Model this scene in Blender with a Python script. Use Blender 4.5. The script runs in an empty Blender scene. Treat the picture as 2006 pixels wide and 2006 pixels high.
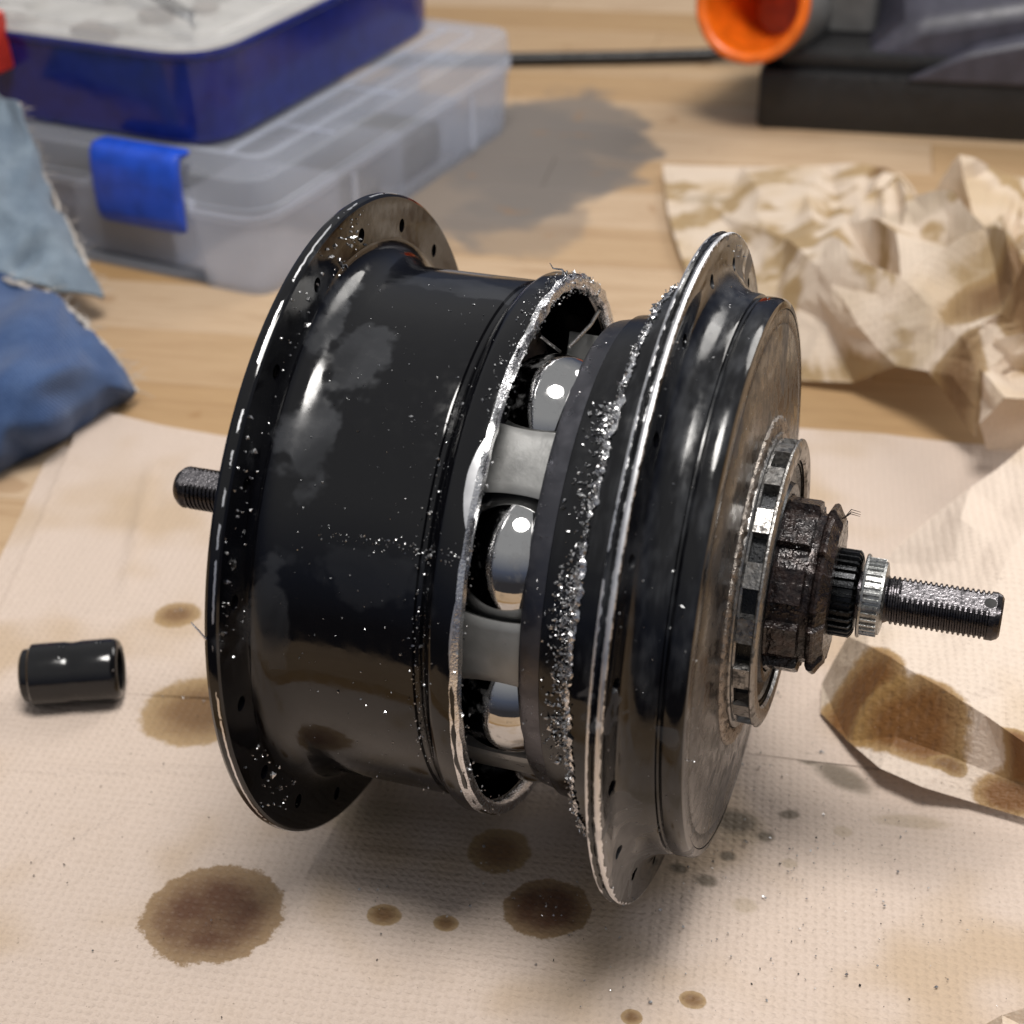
import bpy, bmesh, math, random
from mathutils import Vector, Matrix

MM = 0.001            # every builder below works in millimetres; meshes are written in metres
scene = bpy.context.scene
COL = scene.collection
random.seed(7)

# ------------------------------------------------------------------ camera
cam_d = bpy.data.cameras.new('camera')
cam = bpy.data.objects.new('camera', cam_d)
COL.objects.link(cam)
right = Vector((0.94796, 0.31770, -0.02089)); down = Vector((0.15362, -0.51387, -0.84400)); fwd = Vector((-0.27887, 0.79687, -0.53594))
m = Matrix((right, -down, -fwd)).transposed().to_4x4()
m.translation = Vector((135.20, -285.06, 270.95)) * MM
cam.matrix_world = m
cam_d.sensor_width = 36.0
cam_d.lens = 57.6
cam_d.clip_start = 0.01
cam_d.clip_end = 50.0
cam_d.dof.use_dof = True
cam_d.dof.focus_distance = 0.338
cam_d.dof.aperture_fstop = 18.0
scene.camera = cam

# ------------------------------------------------------------------ room light: dim pale room, two ceiling lamps
world = bpy.data.worlds.new('World'); scene.world = world; world.use_nodes = True
bg = world.node_tree.nodes['Background']
bg.inputs[1].default_value = 1.0
wn = world.node_tree.nodes; wl = world.node_tree.links
tcw = wn.new('ShaderNodeTexCoord'); sxw = wn.new('ShaderNodeSeparateXYZ'); rpw = wn.new('ShaderNodeValToRGB')   # dim floor, walls, pale ceiling
mpw = wn.new('ShaderNodeMapRange'); mpw.inputs['From Min'].default_value = -1; mpw.inputs['From Max'].default_value = 1
wl.new(tcw.outputs['Generated'], sxw.inputs[0]); wl.new(sxw.outputs[2], mpw.inputs['Value']); wl.new(mpw.outputs[0], rpw.inputs[0]); wl.new(rpw.outputs[0], bg.inputs[0])
e = rpw.color_ramp.elements
e[0].position = 0.40; e[0].color = (0.045, 0.042, 0.045, 1); e[1].position = 0.80; e[1].color = (0.40, 0.40, 0.40, 1)
k_ = e.new(0.55); k_.color = (0.10, 0.115, 0.16, 1)

def lamp(name, loc, target, size, power, color):
    d = bpy.data.lights.new(name, 'AREA'); d.shape = 'DISK'; d.size = size; d.energy = power; d.color = color
    o = bpy.data.objects.new(name, d); COL.objects.link(o)
    o.location = Vector(loc) * MM
    o.rotation_euler = (Vector(target) - Vector(loc)).to_track_quat('-Z', 'Y').to_euler()
    return o
lamp('ceiling_lamp', (170, -130, 1250), (40, 0, 0), 0.46, 17.0, (1.0, 0.965, 0.92))
lamp('ceiling_lamp', (650, 1150, 950), (60, 100, 0), 0.75, 9.0, (1.0, 0.965, 0.92))

vs = scene.view_settings
vs.view_transform = 'Standard'; vs.look = 'None'; vs.exposure = 0.0; vs.gamma = 1.0; vs.use_curve_mapping = False
scene.render.engine = 'CYCLES'
scene.cycles.max_bounces = 7; scene.cycles.diffuse_bounces = 3; scene.cycles.transparent_max_bounces = 10

# ------------------------------------------------------------------ sheet outlines: points in mm (world) and faces
CRUMPLE_V = [(-32.4,413.4,3.0),(3.4,417.6,4.0),(40.8,421.0,7.0),(61.4,412.7,12.0),(-16.4,358.8,3.0),(-5.7,329.2,3.0),(4.1,359.3,5.0),(26.9,325.1,5.0),(40.5,318.1,14.0),(64.2,321.4,22.0),(76.8,385.5,18.0),(93.8,337.1,30.0),(102.4,324.5,52.0),(109.4,304.5,42.0),(87.3,287.4,36.0),(61.6,260.0,30.0),(46.0,268.1,12.0),(58.0,241.4,9.0),(64.1,226.4,1.0),(77.8,228.2,30.0),(82.3,226.1,3.0),(88.7,218.9,22.0),(93.7,231.9,42.0),(107.9,223.9,32.0),(96.9,213.4,18.0),(107.8,204.6,22.0),(125.9,190.4,8.0),(117.8,256.1,52.0),(126.2,355.7,34.0),(132.2,223.6,54.0),(127.8,212.1,42.0),(118.0,202.2,36.0),(124.9,194.1,26.0),(135.3,219.3,34.0),(144.4,245.4,50.0),(148.9,228.0,26.0),(69.3,243.0,16.0),(32.1,279.7,5.0),(11.1,309.1,3.0),(141.9,412.0,16.0),(21.5,264.0,2.0),(46.7,228.8,1.0)]
CRUMPLE_F = [(0,6,1),(0,4,6),(4,5,6),(1,8,2),(1,6,8),(6,7,8),(2,9,3),(2,8,9),(3,9,10),(11,13,12),(9,14,10),(10,14,11),(8,15,9),(7,16,8),(8,16,15),(9,22,14),(9,15,22),(15,19,22),(19,21,22),(21,23,22),(20,24,21),(21,24,23),(23,24,25),(11,27,13),(11,14,27),(14,22,27),(22,23,27),(12,13,28),(13,27,28),(27,29,28),(23,30,27),(27,30,29),(23,25,31),(23,31,30),(25,26,32),(25,32,31),(29,30,33),(30,31,33),(31,32,33),(28,29,34),(29,33,34),(32,35,33),(33,35,34),(15,16,36),(15,36,19),(16,17,36),(17,18,36),(18,20,36),(19,36,21),(20,21,36),(7,37,16),(16,37,17),(5,38,6),(6,38,7),(7,38,37),(28,34,39),(5,40,38),(37,38,40),(17,41,18),(17,37,41),(37,40,41)]
SPIKY_V = [(126.8,177.4,20.0),(121.3,212.4,22.0),(127.5,205.0,36.0),(145.9,199.2,44.0),(141.2,193.2,8.0),(130.0,191.8,3.0),(153.6,193.4,6.0),(132.9,173.9,32.0),(138.6,205.6,26.0),(150.4,182.9,30.0)]
SPIKY_F = [(0,5,4),(4,5,6),(0,7,1),(0,4,7),(1,8,2),(1,7,8),(2,8,3),(4,6,9),(4,9,7),(7,9,8),(3,8,9)]
FOLD_V = [(106.1,119.3,2.0),(116.3,127.7,10.0),(127.5,141.9,18.0),(140.6,160.1,24.0),(151.3,176.9,26.0),(113.8,85.3,14.0),(104.7,59.6,18.0),(116.6,45.8,24.0),(130.3,37.0,24.0),(140.7,31.2,23.0),(149.9,26.5,21.0),(159.5,24.2,19.0),(127.0,101.5,18.0),(136.2,67.8,24.0),(143.8,115.1,23.0),(156.9,69.9,22.0),(154.6,120.0,22.0),(148.1,51.5,22.0),(99.4,58.7,2.0),(101.0,48.0,1.0),(109.6,36.6,3.0),(118.7,25.2,6.0),(129.1,21.5,6.0),(140.3,23.8,2.5),(152.9,22.4,2.0),(162.2,21.2,2.0),(120.9,34.4,9.0),(135.2,30.7,9.0),(147.9,29.1,7.0),(161.2,27.4,7.0)]
FOLD_F = [(0,1,2),(5,6,7),(0,12,1),(0,5,12),(1,12,2),(5,7,13),(7,8,13),(5,13,12),(2,14,3),(2,12,14),(12,13,14),(13,15,14),(3,16,4),(3,14,16),(14,15,16),(8,9,17),(8,17,13),(9,10,17),(13,17,15),(10,11,17),(11,15,17),(6,18,7),(7,18,20),(18,19,20),(7,26,8),(7,20,26),(20,21,26),(21,22,26),(22,23,27),(8,27,9),(8,26,27),(22,27,26),(10,28,11),(23,24,28),(9,28,10),(9,27,28),(23,28,27),(24,25,29),(24,29,28),(11,28,29)]
CORNER_V = [(148.3,-42.7,1.0),(152.1,-45.1,9.0),(155.9,-44.8,12.0),(164.0,-40.8,13.0),(164.8,-53.0,11.0),(154.2,-54.7,6.0),(159.6,-45.8,7.0)]
CORNER_F = [(0,5,1),(2,6,3),(3,6,4),(1,6,2),(1,5,6),(4,6,5)]
RAG1_V = [(-270.5,244.2,75.0),(-268.5,259.4,64.0),(-259.4,257.9,62.0),(-251.3,247.8,52.0),(-238.5,236.5,42.0),(-219.9,221.3,28.0),(-208.3,211.7,18.0),(-201.4,209.0,5.0),(-207.0,198.2,12.0),(-214.8,184.6,22.0),(-225.9,182.0,26.0),(-240.5,184.1,28.0),(-241.6,213.8,50.0),(-229.0,204.1,36.0),(-220.1,204.5,24.0),(-244.7,199.4,55.0)]
RAG1_F = [(1,3,2),(2,3,4),(6,8,7),(3,12,4),(4,13,5),(4,12,13),(10,13,11),(5,14,6),(6,14,8),(8,14,9),(5,13,14),(9,14,10),(10,14,13),(0,15,1),(1,15,3),(3,15,12),(12,15,13),(11,13,15)]
RAG2_V = [(-243.8,187.5,24.0),(-225.3,180.4,24.0),(-199.1,171.3,25.0),(-181.6,160.3,25.0),(-166.1,149.4,22.0),(-158.0,147.3,14.0),(-154.3,148.9,3.0),(-159.4,149.0,-1.0),(-162.7,135.0,-1.0),(-165.2,122.0,-1.0),(-169.5,106.0,-1.0),(-173.9,94.1,-1.0),(-180.5,85.9,-1.0),(-190.2,129.8,32.0),(-169.8,123.4,32.0),(-157.8,125.1,27.0),(-154.2,132.3,15.0),(-157.4,119.8,12.0),(-158.8,100.8,16.0),(-165.3,87.9,20.0),(-183.4,100.2,28.0),(-161.6,102.8,28.0),(-171.0,99.9,30.0)]
RAG2_F = [(0,1,2),(1,13,2),(0,13,1),(2,14,3),(2,13,14),(4,15,5),(3,15,4),(3,14,15),(5,16,6),(6,16,7),(7,16,8),(5,15,16),(8,17,9),(15,17,16),(8,16,17),(9,18,10),(9,17,18),(11,19,12),(10,19,11),(10,18,19),(0,20,13),(12,19,20),(14,21,15),(15,21,17),(17,21,18),(18,21,19),(13,22,14),(14,22,21),(13,20,22),(19,22,20),(19,21,22)]
EDGE_A = [(-173.0,142.7),(-158.7,139.0),(-138.7,136.3),(-113.2,135.5),(69.6,195.4),(93.6,199.1),(121.0,199.9),(160.5,206.2)]
LEFT_A = [(-173.0,142.7),(-161.0,117.0),(-143.9,70.5),(-129.4,26.7),(-118.2,-5.3)]
LEFT_A2 = [(-163.3,115.9),(-164.2,105.8),(-153.8,75.5),(-146.0,52.0),(-136.6,21.8)]
EDGE_B = [(-135.4,20.1),(-126.9,22.9),(-105.2,29.8),(-83.6,36.3),(-66.0,41.1)]
# ------------------------------------------------------------------ mesh helpers
def link(o, parent=None):
    COL.objects.link(o)
    if parent is not None: o.parent = parent
    return o

def obj(name, V, F, mat, parent=None, origin=(0, 0, 0), porigin=(0, 0, 0), smooth=True, sharp=35, kind=None):
    """V in world mm; the object's origin goes to `origin` (world mm), its parent's origin stands at `porigin`."""
    me = bpy.data.meshes.new(name)
    ox, oy, oz = origin
    me.from_pydata([((x - ox) * MM, (y - oy) * MM, (z - oz) * MM) for x, y, z in V], [], F)
    me.update()
    if smooth:
        me.polygons.foreach_set('use_smooth', [True] * len(me.polygons))
        me.set_sharp_from_angle(angle=math.radians(sharp))
    if mat: me.materials.append(mat)
    o = bpy.data.objects.new(name, me)
    link(o, parent)
    o.location = ((ox - porigin[0]) * MM, (oy - porigin[1]) * MM, (oz - porigin[2]) * MM)
    if kind: o['kind'] = kind
    return o

def empty(name, loc, label=None, cat=None, group=None):
    o = bpy.data.objects.new(name, None); o.empty_display_size = 0.01
    link(o); o.location = Vector(loc) * MM
    tag(o, label, cat, group); return o

def tag(o, label=None, cat=None, group=None, kind=None):
    if label: o['label'] = label
    if cat: o['category'] = cat
    if group: o['group'] = group
    if kind: o['kind'] = kind
    return o

AX = (0.0, 72.0)     # the hub's axle line: y, z
def dz_axle(x): return -0.5 + (x + 47) / 187 * 1.4

def lathe(prof, n=192, fn=None, closed=True, cz=0.0, tilt=False):
    V = []; F = []; m_ = len(prof)
    for i in range(n):
        t = 2 * math.pi * i / n
        c, s = math.cos(t), math.sin(t)
        for j, (x, r) in enumerate(prof):
            if fn: x, r = fn(x, r, t, j)
            dz = dz_axle(x) if tilt else cz
            V.append((x, AX[0] + r * c, AX[1] + dz + r * s))
    for i in range(n):
        k = (i + 1) % n
        for j in range(m_ if closed else m_ - 1):
            l = (j + 1) % m_
            F.append((i * m_ + j, i * m_ + l, k * m_ + l, k * m_ + j))
    return V, F

def tube(pts, rad, n=8):
    pts = [Vector(p) for p in pts]; V = []; F = []
    if not hasattr(rad, '__len__'): rad = [rad] * len(pts)
    up = Vector((0.13, 0.2, 0.97))
    for i, p in enumerate(pts):
        d = (pts[min(i + 1, len(pts) - 1)] - pts[max(i - 1, 0)]).normalized()
        a = d.cross(up); a = a.normalized() if a.length > 1e-4 else d.orthogonal().normalized()
        b = d.cross(a)
        for k in range(n):
            t = 2 * math.pi * k / n
            V.append(tuple(p + (a * math.cos(t) + b * math.sin(t)) * rad[i]))
    for i in range(len(pts) - 1):
        for k in range(n):
            l = (k + 1) % n
            F.append((i * n + k, i * n + l, (i + 1) * n + l, (i + 1) * n + k))
    F.append(tuple(range(n - 1, -1, -1))); F.append(tuple((len(pts) - 1) * n + k for k in range(n)))
    return V, F

def join(*vf):
    V = []; F = []
    for v, f in vf:
        b = len(V); V += v; F += [tuple(i + b for i in q) for q in f]
    return V, F

def gear(xs, n, r_out, r_in, duty, x_scale=None, r_bore=4.0, tilt=True, phase=0.0, soft=0.12):
    """toothed ring: outline extruded along X through the x list [(x, factor)]; bore closed by end faces"""
    ang = []
    for k in range(n):
        a = 2 * math.pi * (k + phase) / n; w = 2 * math.pi / n
        e = soft * w
        for f, r in ((0, r_in), (e, r_out), (duty * w - e, r_out), (duty * w, r_in), ((duty * w + w) / 2 , r_in)):
            ang.append((a + f, r))
    V = []; F = []; m_ = len(ang)
    for x, fac in xs:
        dz = dz_axle(x) if tilt else 0
        for a, r in ang:
            rr = r * fac
            V.append((x, AX[0] + rr * math.cos(a), AX[1] + dz + rr * math.sin(a)))
    for s in range(len(xs) - 1):
        for k in range(m_):
            l = (k + 1) % m_
            F.append((s * m_ + k, s * m_ + l, (s + 1) * m_ + l, (s + 1) * m_ + k))
    # inner bore rings on both ends
    for end, s in ((0, 0), (1, len(xs) - 1)):
        b = len(V); x = xs[s][0]; dz = dz_axle(x) if tilt else 0
        for a, r in ang: V.append((x, AX[0] + r_bore * math.cos(a), AX[1] + dz + r_bore * math.sin(a)))
        for k in range(m_):
            l = (k + 1) % m_
            q = (s * m_ + k, s * m_ + l, b + l, b + k)
            F.append(q if end else q[::-1])
    return V, F

def wav(seed, kmax=40, kmin=3, p=0.8):
    rnd = random.Random(seed)
    w = [(k, rnd.uniform(0, 6.28), rnd.gauss(0, 1) / k ** p) for k in range(kmin, kmax)]
    nrm = math.sqrt(sum(a * a for _, _, a in w) / 2)
    return lambda t: sum(a * math.sin(k * t + ph) for k, ph, a in w) / nrm

def hole_cut(o, cutters):
    """drill round holes: [(x0, x1, y, z, radius)] in world mm"""
    V = []; F = []
    for x0, x1, y, z, r in cutters:
        v, f = [], []; n = 14
        for x in (x0, x1):
            for k in range(n):
                t = 2 * math.pi * k / n; v.append((x, y + r * math.cos(t), z + r * math.sin(t)))
        f += [(k, (k + 1) % n, n + (k + 1) % n, n + k) for k in range(n)]
        f += [tuple(range(n - 1, -1, -1)), tuple(range(n, 2 * n))]
        V, F = join((V, F), (v, f))
    me = bpy.data.meshes.new('cut'); me.from_pydata([(a * MM, b * MM, c * MM) for a, b, c in V], [], F); me.update()
    bm = bmesh.new(); bm.from_mesh(me); bmesh.ops.recalc_face_normals(bm, faces=bm.faces); bm.to_mesh(me); bm.free()
    bm = bmesh.new(); bm.from_mesh(o.data); bmesh.ops.recalc_face_normals(bm, faces=bm.faces); bm.to_mesh(o.data); bm.free()
    c = bpy.data.objects.new('cut', me); COL.objects.link(c)
    md = o.modifiers.new('b', 'BOOLEAN'); md.operation = 'DIFFERENCE'; md.solver = 'EXACT'; md.object = c
    bpy.context.view_layer.update()
    dg = bpy.context.evaluated_depsgraph_get()
    nm = bpy.data.meshes.new_from_object(o.evaluated_get(dg))
    o.modifiers.clear(); old = o.data; o.data = nm; nm.name = old.name
    bpy.data.meshes.remove(old)
    bpy.data.objects.remove(c); bpy.data.meshes.remove(me)
    nm.polygons.foreach_set('use_smooth', [True] * len(nm.polygons)); nm.set_sharp_from_angle(angle=math.radians(28))

def crumple(V, F, levels=3, amp=0.10, seed=1, zmin=None, decay=0.9, flat=None):
    rnd = random.Random(seed)
    V = [Vector(v) for v in V]
    for lv in range(levels):
        nrm = [Vector((0, 0, 0)) for _ in V]
        for a, b, c in F:
            n = (V[b] - V[a]).cross(V[c] - V[a])
            for i in (a, b, c): nrm[i] += n
        for i in range(len(nrm)): nrm[i] = nrm[i].normalized() if nrm[i].length > 0 else Vector((0, 0, 1))
        mid = {}
        def M_(i, j):
            k = (min(i, j), max(i, j))
            if k not in mid:
                L = (V[i] - V[j]).length
                p = (V[i] + V[j]) / 2 + (nrm[i] + nrm[j]).normalized() * rnd.uniform(-1, 1) * L * amp * decay ** lv * (1 if flat is None else max(0.12, min(1.0, ((V[i] + V[j]).z / 2) / flat)))
                if zmin is not None and p.z < zmin: p.z = zmin
                mid[k] = len(V); V.append(p)
            return mid[k]
        G = []
        for a, b, c in F:
            d, e, f = M_(a, b), M_(b, c), M_(c, a)
            G += [(a, d, f), (d, b, e), (f, e, c), (d, e, f)]
        F = G
    return [tuple(v) for v in V], F

# ------------------------------------------------------------------ material helpers
class NT:
    def __init__(s, name):
        s.m = bpy.data.materials.new(name); s.m.use_nodes = True
        s.t = s.m.node_tree; s.n = s.t.nodes; s.n.clear()
        s.out = s.n.new('ShaderNodeOutputMaterial')
        g = s.n.new('ShaderNodeNewGeometry')
        v = s.n.new('ShaderNodeVectorMath'); v.operation = 'SCALE'; v.inputs['Scale'].default_value = 1000
        s.L(g.outputs['Position'], v.inputs[0]); s.pos = v.outputs[0]      # world position in mm
    def L(s, a, b): s.t.links.new(a, b)
    def put(s, sock, v):
        if isinstance(v, bpy.types.NodeSocket): s.L(v, sock)
        else: sock.default_value = v
    def noise(s, scale, detail=3, rough=0.55, vec=None, dist=0.0, out='Fac'):
        n = s.n.new('ShaderNodeTexNoise'); s.L(vec or s.pos, n.inputs['Vector'])
        n.inputs['Scale'].default_value = scale; n.inputs['Detail'].default_value = detail
        n.inputs['Roughness'].default_value = rough; n.inputs['Distortion'].default_value = dist
        return n.outputs[out]
    def vor(s, scale, vec=None, feature='F1'):
        n = s.n.new('ShaderNodeTexVoronoi'); n.feature = feature; s.L(vec or s.pos, n.inputs['Vector']); n.inputs['Scale'].default_value = scale
        return n.outputs['Distance']
    def ramp(s, v, a, b, lo=0.0, hi=1.0, smooth=True):
        n = s.n.new('ShaderNodeMapRange'); n.interpolation_type = 'SMOOTHSTEP' if smooth else 'LINEAR'
        s.put(n.inputs['Value'], v)
        n.inputs['From Min'].default_value = a; n.inputs['From Max'].default_value = b
        n.inputs['To Min'].default_value = lo; n.inputs['To Max'].default_value = hi
        return n.outputs[0]
    def math(s, op, a, b=0.0, c=None):
        n = s.n.new('ShaderNodeMath'); n.operation = op; s.put(n.inputs[0], a); s.put(n.inputs[1], b)
        if c is not None: s.put(n.inputs[2], c)
        return n.outputs[0]
    def vmath(s, op, a, b):
        n = s.n.new('ShaderNodeVectorMath'); n.operation = op; s.put(n.inputs[0], a); s.put(n.inputs[1], b); return n.outputs[0]
    def mix(s, f, a, b):
        n = s.n.new('ShaderNodeMix'); n.data_type = 'RGBA'; s.put(n.inputs[0], f)
        for sock, v in ((n.inputs[6], a), (n.inputs[7], b)):
            s.put(sock, v if isinstance(v, bpy.types.NodeSocket) else (*v, 1))
        return n.outputs[2]
    def mapv(s, vec, scale=(1, 1, 1), rot=(0, 0, 0), loc=(0, 0, 0)):
        n = s.n.new('ShaderNodeMapping'); s.L(vec, n.inputs[0]); n.inputs['Scale'].default_value = scale
        n.inputs['Rotation'].default_value = rot; n.inputs['Location'].default_value = loc; return n.outputs[0]
    def sep(s, v):
        n = s.n.new('ShaderNodeSeparateXYZ'); s.L(v, n.inputs[0]); return n.outputs
    def bump(s, h, strength=0.3, dist=0.0003):
        n = s.n.new('ShaderNodeBump'); s.L(h, n.inputs['Height']); n.inputs['Strength'].default_value = strength
        n.inputs['Distance'].default_value = dist; return n.outputs[0]
    def bsdf(s, color=(.5, .5, .5), rough=.5, metal=0.0, normal=None, **kw):
        b = s.n.new('ShaderNodeBsdfPrincipled')
        s.put(b.inputs['Base Color'], color if isinstance(color, bpy.types.NodeSocket) else (*color, 1))
        s.put(b.inputs['Roughness'], rough); s.put(b.inputs['Metallic'], metal)
        if normal: s.L(normal, b.inputs['Normal'])
        for k, v in kw.items(): s.put(b.inputs[k.replace('_', ' ')], v)
        return b.outputs[0]
    def done(s, sh):
        s.L(sh, s.out.inputs['Surface']); return s.m
    def blob(s, cx, cy, rx, ry, rot=0, wob=0.16, soft=0.06, nz=None):
        """distance to an uneven ellipse in the ground plane: <1 inside"""
        p = s.mapv(s.pos, (1, 1, 0), (0, 0, 0), (-cx, -cy, 0))
        n = s.n.new('ShaderNodeVectorRotate'); n.rotation_type = 'Z_AXIS'; s.L(p, n.inputs['Vector']); n.inputs['Angle'].default_value = -rot
        q = s.vmath('MULTIPLY', n.outputs[0], (1 / rx, 1 / ry, 0))
        l = s.n.new('ShaderNodeVectorMath'); l.operation = 'LENGTH'; s.L(q, l.inputs[0])
        return s.math('MULTIPLY_ADD', nz, wob, l.outputs['Value'])

# paper towel -------------------------------------------------------
def paper_mat(name, stains=(), base=(0.615, 0.505, 0.43), extra=0.0, transl=0.1):
    s = NT(name)
    big = s.noise(0.02, 2, 0.6)
    nz = s.math('SUBTRACT', s.noise(0.2, 4, 0.8), 0.5)
    fine = s.noise(1.3, 2, 0.6)
    col = s.mix(s.ramp(big, 0.48, 0.68), base, (base[0] * .86, base[1] * .80, base[2] * .68))
    col = s.mix(s.ramp(fine, 0.35, 0.75, 0, 0.24), col, (base[0] * .66, base[1] * .62, base[2] * .56))
    if extra > 0:   # soaked oil blotches
        e = s.ramp(s.noise(0.035, 3, 0.55, dist=0.4), 0.50, 0.60, 0, extra)
        col = s.mix(e, col, (0.40, 0.27, 0.12))
    wet = None
    big2 = s.noise(0.12, 2, 0.6)
    for (cx, cy, rx, ry, rot, kind) in stains:
        d = s.blob(cx, cy, rx, ry, math.radians(rot), 0.42, 0.06, nz)
        if kind == 'dark':
            rim = s.ramp(d, 0.96, 1.03, 0.9, 0); core = s.math('MULTIPLY', s.ramp(d, 0.5, 0.98, 1.0, 0), s.ramp(big2, 0.3, 0.6, 0.72, 1.0))
            col = s.mix(rim, col, (0.26, 0.165, 0.08)); col = s.mix(core, col, (0.125, 0.062, 0.036)); w = rim
        elif kind == 'soak':
            rim = s.ramp(d, 0.88, 1.08, 0.92, 0); core = s.ramp(d, 0.45, 0.95, 0.95, 0)
            col = s.mix(rim, col, (0.36, 0.22, 0.085)); col = s.mix(core, col, (0.19, 0.085, 0.028)); w = rim
        elif kind == 'mid':
            rim = s.ramp(d, 0.9, 1.06, 0.85, 0); core = s.ramp(d, 0.3, 0.95, 0.85, 0)
            col = s.mix(rim, col, (0.34, 0.22, 0.095)); col = s.mix(core, col, (0.19, 0.105, 0.05)); w = rim
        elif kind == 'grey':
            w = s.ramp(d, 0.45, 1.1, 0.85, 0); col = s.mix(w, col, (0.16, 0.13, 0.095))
        else:
            w = s.ramp(d, 0.6, 1.1, 0.42, 0); col = s.mix(w, col, (0.37, 0.29, 0.19))
        wet = w if wet is None else s.math('MAXIMUM', wet, w)
    speck = s.ramp(s.noise(0.8, 2, 0.5), 0.735, 0.77, 0, 0.55)
    col = s.mix(speck, col, (0.16, 0.12, 0.09))
    rough = 0.9 if wet is None else s.ramp(wet, 0, 1, 0.9, 0.5)
    lat = s.sep(s.mapv(s.vmath('ADD', s.pos, s.noise(0.3, 1, 0.5, out='Color')), (1, 1, 1), (0, 0, 0.62)))
    dots = s.math('MAXIMUM', 0.0, s.math('MULTIPLY', s.math('SINE', s.math('MULTIPLY', lat[0], 2.1)), s.math('SINE', s.math('MULTIPLY', lat[1], 2.1))))
    col = s.mix(s.math('MULTIPLY', dots, 0.08), col, (0.30, 0.235, 0.19))
    crepe = s.noise(1.0, 2, 0.6, s.mapv(s.pos, (0.6, 1.7, 1), (0, 0, 0.6)))
    h = s.math('ADD', s.math('MULTIPLY', dots, -0.5), s.math('MULTIPLY', crepe, 0.9))
    h = s.math('ADD', h, s.math('MULTIPLY', s.noise(0.06, 1, 0.5), 1.2))
    pr = s.bsdf(col, rough, 0, s.bump(h, 0.75, 0.0005), Specular_IOR_Level=0.25)
    tr = s.n.new('ShaderNodeBsdfTranslucent'); s.L(col, tr.inputs[0])
    mx = s.n.new('ShaderNodeMixShader'); mx.inputs[0].default_value = transl; s.L(pr, mx.inputs[1]); s.L(tr.outputs[0], mx.inputs[2])
    return s.done(mx.outputs[0])

FLAT_STAINS = [(-17, -60, 16.2, 15, 22, 'dark'), (-80, 40, 7, 6.5, 0, 'mid'), (-54, 3, 15, 14.5, 0, 'mid'),
               (54, -36, 10, 9.0, 20, 'dark'), (38, -22, 7.5, 7.5, 0, 'mid'), (20, -49, 3.9, 3.4, 0, 'mid'),
               (34, -47, 2.8, 2.5, 0, 'mid'), (91, -52, 2.9, 2.3, 0, 'mid'), (80, -60, 2.3, 2.1, 0, 'mid'), (90, 2, 7, 6, 0, 'light'),
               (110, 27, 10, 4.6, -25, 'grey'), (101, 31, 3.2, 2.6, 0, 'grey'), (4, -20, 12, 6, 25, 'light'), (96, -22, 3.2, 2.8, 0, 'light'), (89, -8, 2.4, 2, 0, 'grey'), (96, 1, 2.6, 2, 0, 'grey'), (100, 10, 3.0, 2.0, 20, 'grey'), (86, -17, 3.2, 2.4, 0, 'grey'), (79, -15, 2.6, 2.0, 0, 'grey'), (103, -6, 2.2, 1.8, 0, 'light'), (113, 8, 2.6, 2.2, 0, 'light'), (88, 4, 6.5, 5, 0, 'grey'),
               (128, 16, 10, 2.6, 10, 'light'), (100, -80, 34, 7, 18, 'light')]
M_PAPER = paper_mat('paper_towel', FLAT_STAINS)
M_PAPER_BACK = paper_mat('paper_towel_back', [(-80, 40, 7, 6.5, 0, 'mid'), (-54, 3, 15, 14.5, 0, 'mid')])
M_CRUMPLE = paper_mat('paper_towel_crumpled', [(-4, 375, 12, 8, 0, 'light'), (70, 400, 9, 12, 20, 'mid'), (122, 260, 26, 36, 0, 'light'), (128, 225, 20, 14, 0, 'mid'), (117, 196, 10, 12, 0, 'mid'), (92, 300, 16, 12, 0, 'light'), (100, 215, 10, 16, 0, 'light')], (0.78, 0.66, 0.54), 0.85, 0.25)
M_FOLD = paper_mat('paper_towel_oily', [(103, 54, 8, 10, 0, 'light'), (111, 43, 12, 8.5, -35, 'soak'), (124, 35, 15, 6.5, -20, 'soak'), (149, 26, 9, 4.0, 0, 'soak'), (134, 29, 5, 2.2, 0, 'mid')], (0.76, 0.645, 0.55), 0.0, 0.15)  # base paler than the flat towel's: light on the tilted sheet put into colour

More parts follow.
